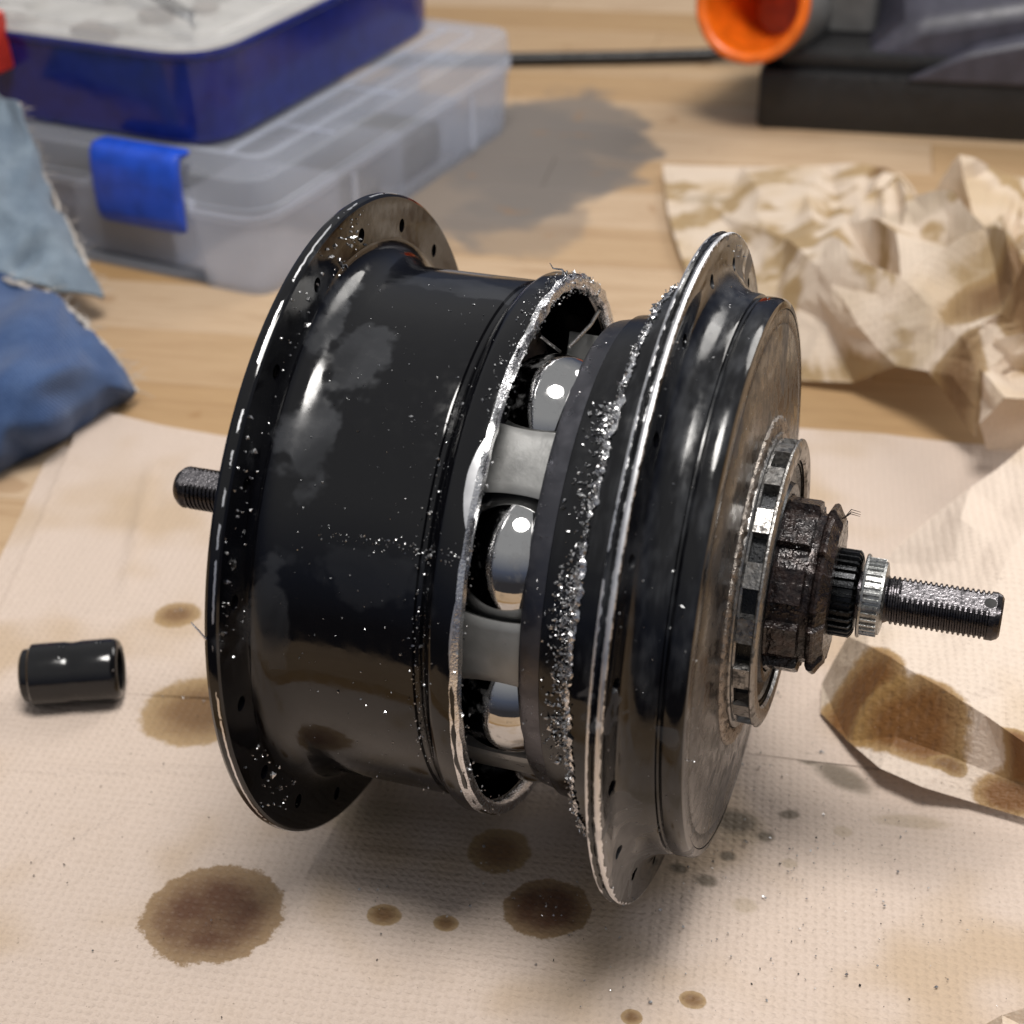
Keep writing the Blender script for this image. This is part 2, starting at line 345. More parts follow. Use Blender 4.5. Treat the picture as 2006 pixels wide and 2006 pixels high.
# wood -------------------------------------------------------------
def wood_mat():
    s = NT('oiled_wood')
    tc = s.n.new('ShaderNodeTexCoord'); oi = s.n.new('ShaderNodeObjectInfo')
    p = s.mapv(tc.outputs['Object'], (1000, 1000, 1000))
    off = s.n.new('ShaderNodeCombineXYZ'); s.L(s.math('MULTIPLY', oi.outputs['Random'], 900.0), off.inputs[0]); s.L(s.math('MULTIPLY', oi.outputs['Random'], 370.0), off.inputs[1])
    p = s.vmath('ADD', p, off.outputs[0])
    g = s.noise(0.16, 5, 0.62, s.mapv(p, (0.07, 1.0, 1.0)), 1.2)
    f = s.noise(1.4, 3, 0.6, s.mapv(p, (0.04, 1.0, 1.0)))
    col = s.mix(oi.outputs['Random'], (0.37, 0.23, 0.105), (0.51, 0.38, 0.26))
    col = s.mix(s.ramp(g, 0.42, 0.72, 0, 0.38), col, (0.25, 0.14, 0.065))
    col = s.mix(s.ramp(f, 0.45, 0.8, 0, 0.35), col, (0.22, 0.12, 0.05))
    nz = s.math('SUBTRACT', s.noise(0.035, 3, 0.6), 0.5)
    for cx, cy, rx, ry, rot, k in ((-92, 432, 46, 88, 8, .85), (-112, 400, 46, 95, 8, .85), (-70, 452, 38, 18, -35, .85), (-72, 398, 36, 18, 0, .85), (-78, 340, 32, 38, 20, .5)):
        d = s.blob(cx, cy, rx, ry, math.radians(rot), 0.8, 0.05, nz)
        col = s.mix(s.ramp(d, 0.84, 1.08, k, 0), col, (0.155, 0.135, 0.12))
    kn = s.ramp(s.noise(0.05, 2, 0.5), 0.66, 0.72, 0, 0.4)
    col = s.mix(kn, col, (0.25, 0.13, 0.05))
    return s.done(s.bsdf(col, s.ramp(f, 0.3, 0.8, 0.42, 0.6), 0, s.bump(f, 0.15, 0.0003), Specular_IOR_Level=0.35))
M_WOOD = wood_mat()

# hub finishes -----------------------------------------------------
def black_mat(name, edges=(), film=0.0, seed=0.0, rough=0.10, base=(0.0020, 0.0020, 0.0030), jit=1.6, lens=(), patches=()):
    """gloss black enamel: grease film in ragged patches; enamel scraped to bare metal in bands `edges` = (x0, x1, r0, threshold)"""
    s = NT(name)
    p = s.mapv(s.pos, (1, 1, 1), (0, 0, 0), (seed, seed * 2, 0))
    a = s.noise(0.045, 3, 0.55, p, 0.6)
    patch = s.ramp(a, 0.60, 0.625, 0, film)
    smear = s.ramp(s.noise(0.10, 3, 0.7, s.mapv(p, (1.6, 0.5, 0.5))), 0.44, 0.72, 0, 0.6 * film)
    m = s.math('MAXIMUM', patch, smear)
    xyz = s.sep(s.pos)
    if patches:
        th0 = s.math('MULTIPLY', s.math('ARCTAN2', s.math('SUBTRACT', xyz[2], AX[1]), xyz[1]), 180 / math.pi)
        wn = s.math('MULTIPLY', s.math('SUBTRACT', s.noise(0.11, 3, 0.6), 0.5), 2.4)
        for x0, t0, rx, rt, k in patches:
            u = s.math('DIVIDE', s.math('SUBTRACT', xyz[0], x0), rx); v = s.math('DIVIDE', s.math('SUBTRACT', th0, t0), rt)
            d = s.math('ADD', s.math('SQRT', s.math('ADD', s.math('MULTIPLY', u, u), s.math('MULTIPLY', v, v))), wn)
            m = s.math('MAXIMUM', m, s.math('MULTIPLY', s.ramp(d, 0.7, 1.06, k, 0), s.ramp(a, 0.3, 0.62, 0.35, 1.0)))
    col = s.mix(m, base, (0.038, 0.040, 0.045))
    ro = s.math('ADD', s.math('MULTIPLY', m, 0.24), s.ramp(s.noise(0.3, 2, 0.6), 0.3, 0.8, rough * 0.6, rough * 1.8))
    met = None
    if edges:
        yy = xyz[1]; zz = s.math('SUBTRACT', xyz[2], AX[1])
        r = s.math('SQRT', s.math('ADD', s.math('MULTIPLY', yy, yy), s.math('MULTIPLY', zz, zz)))
        nn = s.noise(0.05, 5, 0.62, s.mapv(s.pos, (2.5, 1, 1)))
        nf = s.math('MULTIPLY', s.math('SUBTRACT', s.noise(0.45, 3, 0.6), 0.5), jit)
        for x0, x1, r0, th in edges:
            xx = s.math('ADD', xyz[0], nf)
            b = s.math('MULTIPLY', s.math('GREATER_THAN', xx, x0), s.math('LESS_THAN', xx, x1))
            b = s.math('MULTIPLY', b, s.math('GREATER_THAN', r, r0))
            b = s.math('MULTIPLY', b, s.math('GREATER_THAN', nn, th))
            met = b if met is None else s.math('MAXIMUM', met, b)
        th_ = s.math('MULTIPLY', s.math('ARCTAN2', zz, yy), 180 / math.pi)
        th_ = s.math('ADD', th_, s.math('MULTIPLY', s.math('LESS_THAN', th_, 0.0), 360.0))
        for t0, w, depth, xe in lens:      # shallow facets where the saw grazed the rim
            q = s.math('DIVIDE', s.math('SUBTRACT', th_, t0), w); q = s.math('SUBTRACT', 1.0, s.math('MULTIPLY', q, q))
            lim = s.math('SUBTRACT', xe, s.math('MULTIPLY', q, depth))
            b = s.math('MULTIPLY', s.math('GREATER_THAN', s.math('ADD', xyz[0], s.math('MULTIPLY', nf, 0.4)), lim), s.math('GREATER_THAN', q, 0.0))
            b = s.math('MULTIPLY', b, s.math('MULTIPLY', s.math('GREATER_THAN', r, 58.4), s.math('LESS_THAN', xyz[0], xe + 3)))
            met = s.math('MAXIMUM', met, b)
    nrm = s.bump(s.noise(0.4, 1, 0.5), 0.06, 0.0003)
    if met is not None:
        col = s.mix(met, col, (0.80, 0.80, 0.82)); ro = s.math('ADD', ro, s.math('MULTIPLY', met, 0.28))
        return s.done(s.bsdf(col, ro, met, nrm))
    return s.done(s.bsdf(col, ro, 0, nrm))

M_SHELL_L = black_mat('black_enamel_left', ((-0.12, 0.26, 71.2, 0.47),), 0.0, 0.0, jit=0.5, patches=((7.5, 131, 5.5, 12, .8), (13, 113, 7, 9, .55), (3.5, 104, 3, 12, .6), (26, 157, 14, 6, .22), (5, 170, 4, 10, .5), (24, 84, 16, 5, .5)), lens=((136, 10, 2.4, 43.9), (166, 12, 1.4, 43.9), (192, 8, 0.7, 43.9)))
M_SHELL_R = black_mat('black_enamel_right', ((72.75, 73.5, 70.9, 0.40), (74.6, 75.75, 70.8, 0.36)), 1.15, 31.0, jit=1.2)
M_RING = black_mat('oiled_black_steel', (), 0.25, 77.0, 0.16)
M_COVER = black_mat('oily_cover_steel', (), 0.7, 12.0, 0.24, (0.03, 0.025, 0.022))

def metal_mat(name, col, rough, dirt=0.0, dirtcol=(0.03, 0.025, 0.02), dscale=0.5, bump=0.2, stretch=(1, 1, 1)):
    s = NT(name)
    v = s.mapv(s.pos, stretch)
    n = s.noise(dscale, 3, 0.65, v)
    d = s.ramp(n, 0.52, 0.66, 0, dirt)
    c = s.mix(d, col, dirtcol)
    ro = s.math('ADD', s.ramp(s.noise(dscale * 2.3, 2, 0.6, v), 0.3, 0.75, rough * 0.7, rough * 1.4), s.math('MULTIPLY', d, 0.2))
    return s.done(s.bsdf(c, ro, s.ramp(d, 0, 1, 1.0, 0.2), s.bump(s.noise(dscale * 3, 2, 0.6, v), bump, 0.0003)))
M_CUT = metal_mat('bare_cut_aluminium', (0.80, 0.80, 0.82), 0.22, 0.25, (0.02, 0.02, 0.022), 0.7, 0.5)
M_RACE = metal_mat('satin_dark_steel', (0.11, 0.11, 0.125), 0.36, 0.2, (0.03, 0.03, 0.035), 0.1, 0.05)
M_CHIP = metal_mat('bright_aluminium_swarf', (0.56, 0.56, 0.57), 0.28, 0.6, (0.03, 0.03, 0.033), 0.9)
M_BALL = metal_mat('polished_bearing_steel', (0.56, 0.56, 0.56), 0.05, 0.25, (0.06, 0.06, 0.07), 0.25, 0.02)
M_STEEL = metal_mat('worn_bright_steel', (0.30, 0.29, 0.28), 0.36, 0.9, (0.04, 0.034, 0.03), 0.35, 0.6)
M_KNURL = metal_mat('rough_grimy_steel', (0.36, 0.32, 0.285), 0.36, 0.8, (0.05, 0.038, 0.03), 1.0, 1.0)
M_WASHER = metal_mat('plated_steel', (0.36, 0.365, 0.36), 0.35, 0.7, (0.10, 0.095, 0.09), 0.8, 0.3)
M_THREAD = metal_mat('black_oxide_thread', (0.06, 0.056, 0.06), 0.28, 0.5, (0.02, 0.018, 0.02), 0.6, 0.3)
M_FLAT = metal_mat('scuffed_axle_flat', (0.20, 0.19, 0.20), 0.36, 0.95, (0.02, 0.018, 0.022), 0.55, 0.8)
M_SPLINE = metal_mat('black_spline_steel', (0.035, 0.036, 0.038), 0.32, 0.4, (0.01, 0.01, 0.01), 0.8, 0.2)
def grime_mat():
    s = NT('greasy_rusty_steel')
    n = s.noise(0.35, 5, 0.65); n2 = s.noise(0.9, 4, 0.6)
    col = s.mix(s.ramp(n, 0.38, 0.66), (0.012, 0.009, 0.0095), (0.038, 0.025, 0.022))
    col = s.mix(s.ramp(n2, 0.55, 0.72, 0, 0.7), col, (0.016, 0.009, 0.009))
    return s.done(s.bsdf(col, s.ramp(n2, 0.38, 0.6, 0.45, 0.10), 0.35, s.bump(s.noise(0.45, 3, 0.6), 0.8, 0.0009)))
M_GRIME = grime_mat()
def simple(name, col, rough, metal=0.0, bscale=0.6, b=0.1, var=0.25, **kw):
    s = NT(name); n = s.noise(0.12, 2, 0.6)
    c = s.mix(s.ramp(n, 0.35, 0.7), col, tuple(x * (1 - var) for x in col))
    return s.done(s.bsdf(c, s.ramp(s.noise(0.25, 3, 0.6), 0.3, 0.7, rough * 0.8, rough * 1.2), metal, s.bump(s.noise(bscale, 3, 0.6), b, 0.0003), **kw))
M_CARRIER = simple('grey_carrier_alloy', (0.27, 0.27, 0.265), 0.34, 0.35, 0.5, 0.2)
M_DARK = simple('dark_oily_interior', (0.015, 0.014, 0.014), 0.3)
M_CAP = simple('black_rubbery_plastic', (0.006, 0.006, 0.007), 0.13, 0, 0.5, 0.1)
M_BLUE = simple('navy_gloss_plastic', (0.008, 0.018, 0.17), 0.16)
M_LATCH = simple('bright_blue_plastic', (0.014, 0.075, 0.55), 0.35)
M_RED = simple('red_plastic', (0.50, 0.035, 0.02), 0.35)
M_ORANGE = simple('orange_silicone', (0.85, 0.16, 0.008), 0.35, Subsurface_Weight=0.0)
M_TOOL = simple('black_moulded_plastic', (0.014, 0.014, 0.015), 0.45)
M_TOOLGREY = simple('slate_grey_plastic', (0.055, 0.054, 0.075), 0.38)
M_TOOLMID = simple('mid_grey_plastic', (0.12, 0.12, 0.12), 0.5)
M_CONTENT = simple('pale_small_parts', (0.55, 0.52, 0.47), 0.5, 0, 0.05, 0.3)
M_CONTENT_D = simple('brown_small_parts', (0.28, 0.23, 0.19), 0.5, 0, 0.05, 0.3)

def clear_mat(name, col, clear, rough):
    s = NT(name); n = s.noise(0.02, 3, 0.5)
    c = s.mix(s.ramp(n, 0.35, 0.7), col, tuple(x * .9 for x in col))
    p = s.bsdf(c, rough, 0, s.bump(s.noise(0.08, 3, 0.5), 0.05, 0.001), Specular_IOR_Level=0.6)
    t = s.n.new('ShaderNodeBsdfTransparent'); t.inputs[0].default_value = (0.94, 0.95, 0.97, 1)
    tl = s.n.new('ShaderNodeBsdfTranslucent'); s.L(c, tl.inputs[0])
    a = s.n.new('ShaderNodeMixShader'); a.inputs[0].default_value = 0.35; s.L(p, a.inputs[1]); s.L(tl.outputs[0], a.inputs[2])
    b = s.n.new('ShaderNodeMixShader'); b.inputs[0].default_value = clear; s.L(a.outputs[0], b.inputs[1]); s.L(t.outputs[0], b.inputs[2])
    return s.done(b.outputs[0])
M_CLEAR = clear_mat('frosted_clear_plastic', (0.80, 0.84, 0.93), 0.68, 0.10)
M_LIDCLEAR = clear_mat('clear_lid_plastic', (0.80, 0.80, 0.80), 0.62, 0.10)

def denim_mat(name, a, b, scale=1.0):
    s = NT(name)
    w = s.n.new('ShaderNodeTexWave'); w.bands_direction = 'DIAGONAL'; s.L(s.pos, w.inputs['Vector']); w.inputs['Scale'].default_value = 0.42; w.inputs['Distortion'].default_value = 1.5
    w.inputs['Detail'].default_value = 2
    n = s.noise(0.06, 4, 0.6); f = s.noise(1.5, 2, 0.6)
    col = s.mix(s.ramp(n, 0.35, 0.7), a, b)
    col = s.mix(s.ramp(f, 0.35, 0.7, 0, 0.35), col, tuple(min(1, x * 1.6) for x in b))
    col = s.mix(s.math('MULTIPLY', w.outputs['Fac'], 0.25), col, tuple(x * 0.55 for x in a))
    return s.done(s.bsdf(col, 0.95, 0, s.bump(s.math('ADD', w.outputs['Fac'], s.noise(0.5, 3, 0.6)), 0.4, 0.0006), Specular_IOR_Level=0.15, Sheen_Weight=0.2))
M_DENIM = denim_mat('faded_denim', (0.115, 0.155, 0.205), (0.20, 0.25, 0.30))
M_DENIM2 = denim_mat('blue_denim', (0.030, 0.062, 0.155), (0.055, 0.095, 0.20))
M_FRAY = simple('pale_frayed_cotton', (0.48, 0.44, 0.40), 0.95, 0, 1.5, 0.5)

# ------------------------------------------------------------------ the table: wooden staves
TZ = -1.8
tv = []
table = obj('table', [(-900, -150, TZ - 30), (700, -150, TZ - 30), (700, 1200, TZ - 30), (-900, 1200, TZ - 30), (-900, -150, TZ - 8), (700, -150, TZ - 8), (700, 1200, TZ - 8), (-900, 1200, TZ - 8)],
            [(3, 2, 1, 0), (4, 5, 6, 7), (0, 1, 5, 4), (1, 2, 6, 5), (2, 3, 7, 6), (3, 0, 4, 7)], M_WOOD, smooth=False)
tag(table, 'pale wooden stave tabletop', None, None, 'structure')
PL, PW, PH = 420.0, 41.0, 9.0
def plank_mesh():
    b = 0.35; x, y = PL / 2 - 0.08, PW / 2 - 0.08
    V = []; 
    for (xx, yy, z) in ((x, y, -PH), (x, y, -b), (x - b, y - b, 0)):
        V += [(-xx, -yy, z), (xx, -yy, z), (xx, yy, z), (-xx, yy, z)]
    F = [(0, 3, 2, 1), (8, 9, 10, 11)]
    for s in (0, 4):
        for k in range(4): F.append((s + k, s + (k + 1) % 4, s + 4 + (k + 1) % 4, s + 4 + k))
    return V, F
rz = math.radians(7.5)
first = None
for row in range(-7, 21):
    for c_ in range(-2, 3):
        cx = c_ * PL + (row * 173) % PL - 120; cy = row * PW + 20
        x = cx * math.cos(rz) - cy * math.sin(rz); y = cx * math.sin(rz) + cy * math.cos(rz) + 22
        if not (-700 < x < 480 and -190 < y < 900): continue
        if first is None:
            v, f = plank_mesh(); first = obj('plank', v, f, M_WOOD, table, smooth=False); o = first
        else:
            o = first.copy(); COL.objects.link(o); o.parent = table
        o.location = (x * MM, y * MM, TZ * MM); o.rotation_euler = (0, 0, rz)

# ------------------------------------------------------------------ flat paper towels
def lerp_poly(P, t):
    L = [0.0]
    for a, b in zip(P, P[1:]): L.append(L[-1] + math.dist(a, b))
    d = t * L[-1]
    for i in range(len(P) - 1):
        if d <= L[i + 1] or i == len(P) - 2:
            q = (d - L[i]) / (L[i + 1] - L[i]); return tuple(P[i][k] + (P[i + 1][k] - P[i][k]) * q for k in range(2))
import mathutils
def ripple(x, y, seed):
    n = mathutils.noise
    v = n.noise(Vector((x * 0.018 + seed, y * 0.018, 0.3))) * 0.8 + n.noise(Vector((x * 0.05, y * 0.05 + seed, 2.3))) * 0.22
    return v
def sheet(name, back, front, left, right_, z, nx, ny, seed, mat, amp=0.5, creases=(), lift=0.0):
    V = []; F = []
    for i in range(ny + 1):
        t = i / ny; L = lerp_poly(left, t); R = lerp_poly(right_, t)
        for j in range(nx + 1):
            s = j / nx; B = lerp_poly(back, s); Fr = lerp_poly(front, s)
            c00, c10, c01, c11 = back[0], back[-1], front[0], front[-1]
            p = []
            for k in range(2):
                cu = (1 - t) * B[k] + t * Fr[k]; cv = (1 - s) * L[k] + s * R[k]
                bl = (1 - s) * (1 - t) * c00[k] + s * (1 - t) * c10[k] + (1 - s) * t * c01[k] + s * t * c11[k]
                p.append(cu + cv - bl)
            x, y = p
            h = ripple(x, y, seed) * amp
            for (ax, ay, bx, by, w, hh) in creases:
                dx, dy = bx - ax, by - ay; l2 = dx * dx + dy * dy
                q = max(0, min(1, ((x - ax) * dx + (y - ay) * dy) / l2))
                d = math.hypot(x - ax - q * dx, y - ay - q * dy)
                h += hh * max(0, 1 - d / w) * math.sin(math.pi * min(1, max(0, 0.12 + 0.76 * q)))
            e = min(s, t, 1 - t, 1 - s); h += lift * max(0, 1 - e * 26)
            V.append((x, y, z + min(max(h, -0.35), 3.0)))
    w = nx + 1
    for i in range(ny):
        for j in range(nx): F.append((i * w + j, (i + 1) * w + j, (i + 1) * w + j + 1, i * w + j + 1))
    return obj(name, V, F, mat, origin=(V[len(V) // 2][0], V[len(V) // 2][1], z), sharp=60)
A_back = EDGE_A; A_left = LEFT_A
o = sheet('paper_towel', A_back, [(-118.2, -5.3), (0, 20), (100, 30), (175, 40)], A_left, [(160.5, 206.2), (165, 150), (170, 90), (175, 40)], -0.9, 150, 100, 3.0, M_PAPER_BACK, 0.4,
          ((-128, 112, -99, 44, 2.6, 1.6), (-86, 78, -70, 60, 4, 0.7)), 0.6)
tag(o, 'flat beige paper towel under the far side of the hub, corner by the blue rag', 'paper towel', 'flat paper towels')
o = sheet('paper_towel', [(-163.3, 115.9), (-140, 112), (-100, 110)], [(-132, 10), (-110, 12), (-90, 14)], LEFT_A2 + [(-132, 10)], [(-100, 110), (-90, 14)], -1.4, 30, 40, 9.0, M_PAPER_BACK, 0.3, (), 0.2)
tag(o, 'lowest beige paper towel, only its left strip showing beside the blue rag', 'paper towel', 'flat paper towels')
o = sheet('paper_towel', EDGE_B + [(0, 62), (70, 88), (180, 130)], [(-100, -126), (0, -126), (100, -126), (200, -126)], [(-135.4, 20.1), (-118, -60), (-100, -126)], [(180, 130), (195, 0), (200, -126)], -0.45, 190, 150, 5.0, M_PAPER, 0.45,
          ((-104, -36, 20, 0, 2.2, 1.1), (-64, -62, -50, -34, 1.6, 1.3), (-88, 34, -100, -20, 2, .7), (40, -60, 150, -36, 7, 0.5), (60, -95, 180, -50, 8, 0.7), (-20, -38, 30, -28, 3, 0.5)), 0.4)
tag(o, 'flat oil-spotted paper towel under the hub, spread over the whole foreground', 'paper towel', 'flat paper towels')

def patch(name, V, F, mat, seed, amp, levels, label, group, zmin, sharp=20):
    v, f = crumple(V, F, levels, amp, seed, zmin, 0.42, 30)
    c = (sum(p[0] for p in V) / len(V), sum(p[1] for p in V) / len(V), min(p[2] for p in V))
    o = obj(name, v, f, mat, origin=c, sharp=sharp)
    tag(o, label, 'paper towel', group); return o
patch('crumpled_paper_towel', CRUMPLE_V, CRUMPLE_F, M_CRUMPLE, 4, 0.15, 4, 'large crumpled beige paper towel heaped behind the hub, in front of the black tool base', 'crumpled paper towels', -1.0)
patch('crumpled_paper_towel', SPIKY_V, SPIKY_F, M_CRUMPLE, 8, 0.14, 3, 'small pointed paper towel scrap at the right edge, between the heaped and the oily towel', 'crumpled paper towels', 0.0)
patch('folded_paper_towel', FOLD_V, FOLD_F, M_FOLD, 5, 0.085, 4, 'folded paper towel with brown oil stains behind the right axle end', 'crumpled paper towels', 0.3, 22)
patch('folded_paper_towel', CORNER_V, CORNER_F, M_CRUMPLE, 6, 0.08, 3, 'folded paper towel corner poking into the bottom right', 'crumpled paper towels', 0.2)
# ------------------------------------------------------------------ the cut hub
HB = (44.0, 0.0, 0.0)
hub = empty('bicycle_gear_hub', HB, 'black bicycle gear hub sawn in two, bearing balls showing in the gap', 'bicycle hub')
def part(name, vf, mat, label=None, parent=None, **kw):
    o = obj(name, vf[0], vf[1], mat, parent or hub, origin=HB if parent is None else HB, porigin=HB, **kw)
    if label: o['label'] = label
    return o

# left shell half
nA, nB, nC = wav(1, 60, 5, 0.6), wav(2, 90, 8, 0.4), wav(3, 14, 2, 1.0)
PL_ = [(-2, 6), (-2, 30), (-2.0, 60), (-2.2, 70.6), (-1.9, 71.6), (-1.2, 72), (0.0, 72), (0.6, 71.8), (0.95, 71.3), (1.0, 70.5), (1.0, 66.5), (1.05, 62.6), (1.35, 61.0), (2.2, 59.5), (3.6, 58.3), (5.6, 57.5), (8, 57.1), (11, 57), (14, 57),
       (20, 57), (27, 57), (33.8, 57), (34.2, 56.9), (34.5, 56.3), (35.3, 56.2), (35.7, 56.6), (36.3, 57.4), (38.3, 59.1), (39, 59.4), (42.8, 59.4), (43.5, 59.3), (44.0, 58.9)]
def fnL(x, r, t, j):
    if x > 43.2: x += 0.08 * nC(t) + 0.04 * nA(t)
    if x > 43.8: r += 0.05 * nB(t)
    return x, r
VL = PL_ + [(43.9, 58.6), (42, 56.2), (30, 55.8), (8, 55), (4, 52), (2.5, 40), (2, 6)]
shL = part('shell_half', lathe(VL, 288, fnL), M_SHELL_L, 'left half of the gloss black hub shell with spoke flange')
hole_cut(shL, [(-5, 3.5, 65.3 * math.cos(math.radians(63.4 + 20 * k)), 72 + 65.3 * math.sin(math.radians(63.4 + 20 * k)), 1.55) for k in range(18)])
# bare sawn rim of the left half
def fnCL(x, r, t, j):
    up = 1.0 if 40 < math.degrees(t) < 115 else 0.35
    x += 0.08 * nC(t) + 0.04 * nA(t) + 0.16 * up * nB(t + j)
    r += 0.20 * up * nA(t + 2.1 * j)
    low = max(0.0, math.cos(t - math.radians(205))) ** 6       # saw ran out here: a wider sliver
    if j in (0, 1): r += 0.0; x += -1.1 * low if j == 0 else 0
    return x, r
part('cut_rim', lathe([(43.3, 59.55), (44.3, 59.0), (44.5, 57.6), (44.35, 56.9), (43.8, 56.4), (42.5, 56.2), (42.3, 57)], 360, fnCL), M_CUT, 'bright sawn rim of the left shell half', sharp=50)

# right shell half
nD, nE, nF = wav(11, 70, 4, 0.5), wav(12, 120, 10, 0.3), wav(13, 300, 60, 0.1)
PR = [(66.4, 54.6), (66.1, 58.4), (66.5, 59.2), (68, 59.4), (71.2, 59.5), (72.2, 60.1), (72.7, 61.2), (72.8, 63), (72.8, 70.7), (73.0, 71.25), (73.5, 71.5), (74.05, 71.3), (74.25, 70.9), (74.55, 70.9), (74.75, 71.3), (75.2, 71.5), (75.7, 71.3), (75.95, 70.7),
      (75.95, 66.8), (76.1, 64.8), (76.7, 63.1), (77.8, 61.6), (79.2, 60.5), (80.8, 59.95), (82.5, 59.7), (82.9, 59.5), (83.1, 58.9), (83.5, 58.8), (83.8, 59.2), (84.2, 59.4), (86.2, 59.4), (87.3, 59.2), (87.9, 58.75), (88.15, 58.1), (88.2, 57.3), (86.5, 57.2), (84, 55), (76, 55)]
def fnR(x, r, t, j):
    if j < 3: x += 0.22 * nD(t); r += 0.10 * nE(t)
    return x, r
shR = part('shell_half', lathe(PR, 288, fnR), M_SHELL_R, 'right half of the gloss black hub shell, flange edge scraped to bare metal')
hole_cut(shR, [(71, 79, 65.0 * math.cos(math.radians(65.5 + 20 * k)), 72 + 65.0 * math.sin(math.radians(65.5 + 20 * k)), 1.5) for k in range(18)])
def fnCR(x, r, t, j):
    x += 0.22 * nD(t) + 0.20 * nE(t + 1.7 * j) + 0.16 * nF(t + j); r += 0.16 * nE(t + 2.9 * j) + 0.1 * nF(t + 3 * j)
    return x, r
part('cut_rim', lathe([(66.7, 59.5), (66.25, 59.45), (65.85, 58.9), (65.9, 57.6), (66.1, 55.2), (66.7, 55.0)], 900, fnCR), M_CUT, 'ragged sawn rim of the right shell half, thick with burrs', sharp=50)

# inner race of the right half
part('race_band', lathe([(53.6, 49.6), (53.35, 50.0), (53.5, 50.45), (54.2, 50.75), (57.9, 51.55), (58.0, 50.5), (56, 48.5)], 256), M_RACE, 'satin grey race band facing the gap')
part('input_ring', lathe([(57.95, 50.6), (57.95, 51.9), (58.2, 52.3), (60, 52.6), (66, 52.9), (78, 53), (78, 30), (70, 33), (65, 39.5), (60.5, 45.2), (58.2, 46.9)], 256), M_RING, 'dark oiled input ring inside the right half')
part('carrier_plate', lathe([(26, 12), (26, 50), (27, 51), (29, 51), (30, 50), (31, 20), (31, 12)], 128), M_RACE)
part('idler', lathe([(31, 8), (31, 22), (36, 23.5), (48, 21.5), (60, 23.5), (66, 22), (78, 22), (78, 8)], 128), M_DARK)
# bearing balls and carrier spacers
def sphere(n=40, m_=24, r=14.2):
    V = [(0, 0, r)]; F = []
    for i in range(1, m_):
        p = math.pi * i / m_
        for j in range(n):
            a = 2 * math.pi * j / n; V.append((r * math.sin(p) * math.cos(a), r * math.sin(p) * math.sin(a), r * math.cos(p)))
    V.append((0, 0, -r)); L = len(V) - 1
    for j in range(n):
        k = (j + 1) % n
        F.append((0, 1 + j, 1 + k)); F.append((L, L - n + k, L - n + j))
        for i in range(m_ - 2): F.append((1 + i * n + j, 1 + (i + 1) * n + j, 1 + (i + 1) * n + k, 1 + i * n + k))
    return V, F
RC = 37.6
b0 = None
for k in range(7):
    a = math.radians(104.5 + 45 * k)
    loc = Vector((48.0 - HB[0], RC * math.cos(a), 72 + RC * math.sin(a))) * MM
    if b0 is None:
        v, f = sphere(64, 40); b0 = obj('bearing_ball', v, f, M_BALL, hub, sharp=180); b = b0
    else:
        b = b0.copy(); COL.objects.link(b); b.parent = hub
    b.location = loc; b.rotation_euler = (k * 1.3, k * 0.7, 0)
# spacer: outer skin of a cylinder, concave ends towards the balls
def spacer():
    V = []; F = []; nx, na = 12, 14
    def half(x): return math.radians(7.9 + 1.3 * ((x - 48.6) / 9.0) ** 2)
    for r in (49.3, 40.0):
        for i in range(nx + 1):
            x = 38.5 + (56.3 - 38.5) * i / nx; h = half(x) * (1 if r > 45 else 0.55)
            rr = r
            for j in range(na + 1):
                q = -1 + 2 * j / na; a = h * q
                e = 0.5 * max(0, abs(q) - 0.86) / 0.14 if r > 45 else 0
                V.append((x, (rr - e) * math.sin(a), (rr - e) * math.cos(a)))
    w = na + 1; N = (nx + 1) * w
    for i in range(nx):
        for j in range(na):
            q = (i * w + j, i * w + j + 1, (i + 1) * w + j + 1, (i + 1) * w + j); F.append(q); F.append(tuple(N + t for t in q[::-1]))
    for i in range(nx):
        F.append((i * w, (i + 1) * w, N + (i + 1) * w, N + i * w)); F.append((i * w + na, N + i * w + na, N + (i + 1) * w + na, (i + 1) * w + na))
    for j in range(na):
        F.append((j, N + j, N + j + 1, j + 1)); F.append((nx * w + j, nx * w + j + 1, N + nx * w + j + 1, N + nx * w + j))
    return V, F
s0 = None
for k in range(8):
    if k == 7: continue
    ang = 127.0 + 45 * k
    if s0 is None:
        v, f = spacer(); s0 = obj('carrier_spacer', [(x - HB[0], y, z) for x, y, z in v], f, M_CARRIER, hub, sharp=40); s = s0
    else:
        s = s0.copy(); COL.objects.link(s); s.parent = hub
    s.location = (0, 0, 72 * MM); s.rotation_euler = (math.radians(ang - 90), 0, 0)
# retaining springs seen above the topmost ball
part('spring_wire', tube([(46, 2.2, 118.7), (45, -0.6, 121.4), (43.4, -2.9, 124.3)], 0.32), M_STEEL)
part('spring_wire', tube([(46.5, 7.0, 117.5), (46, 16, 115.6), (45.2, 27, 113.0), (43.4, 40.2, 110.2)], 0.42), M_STEEL)

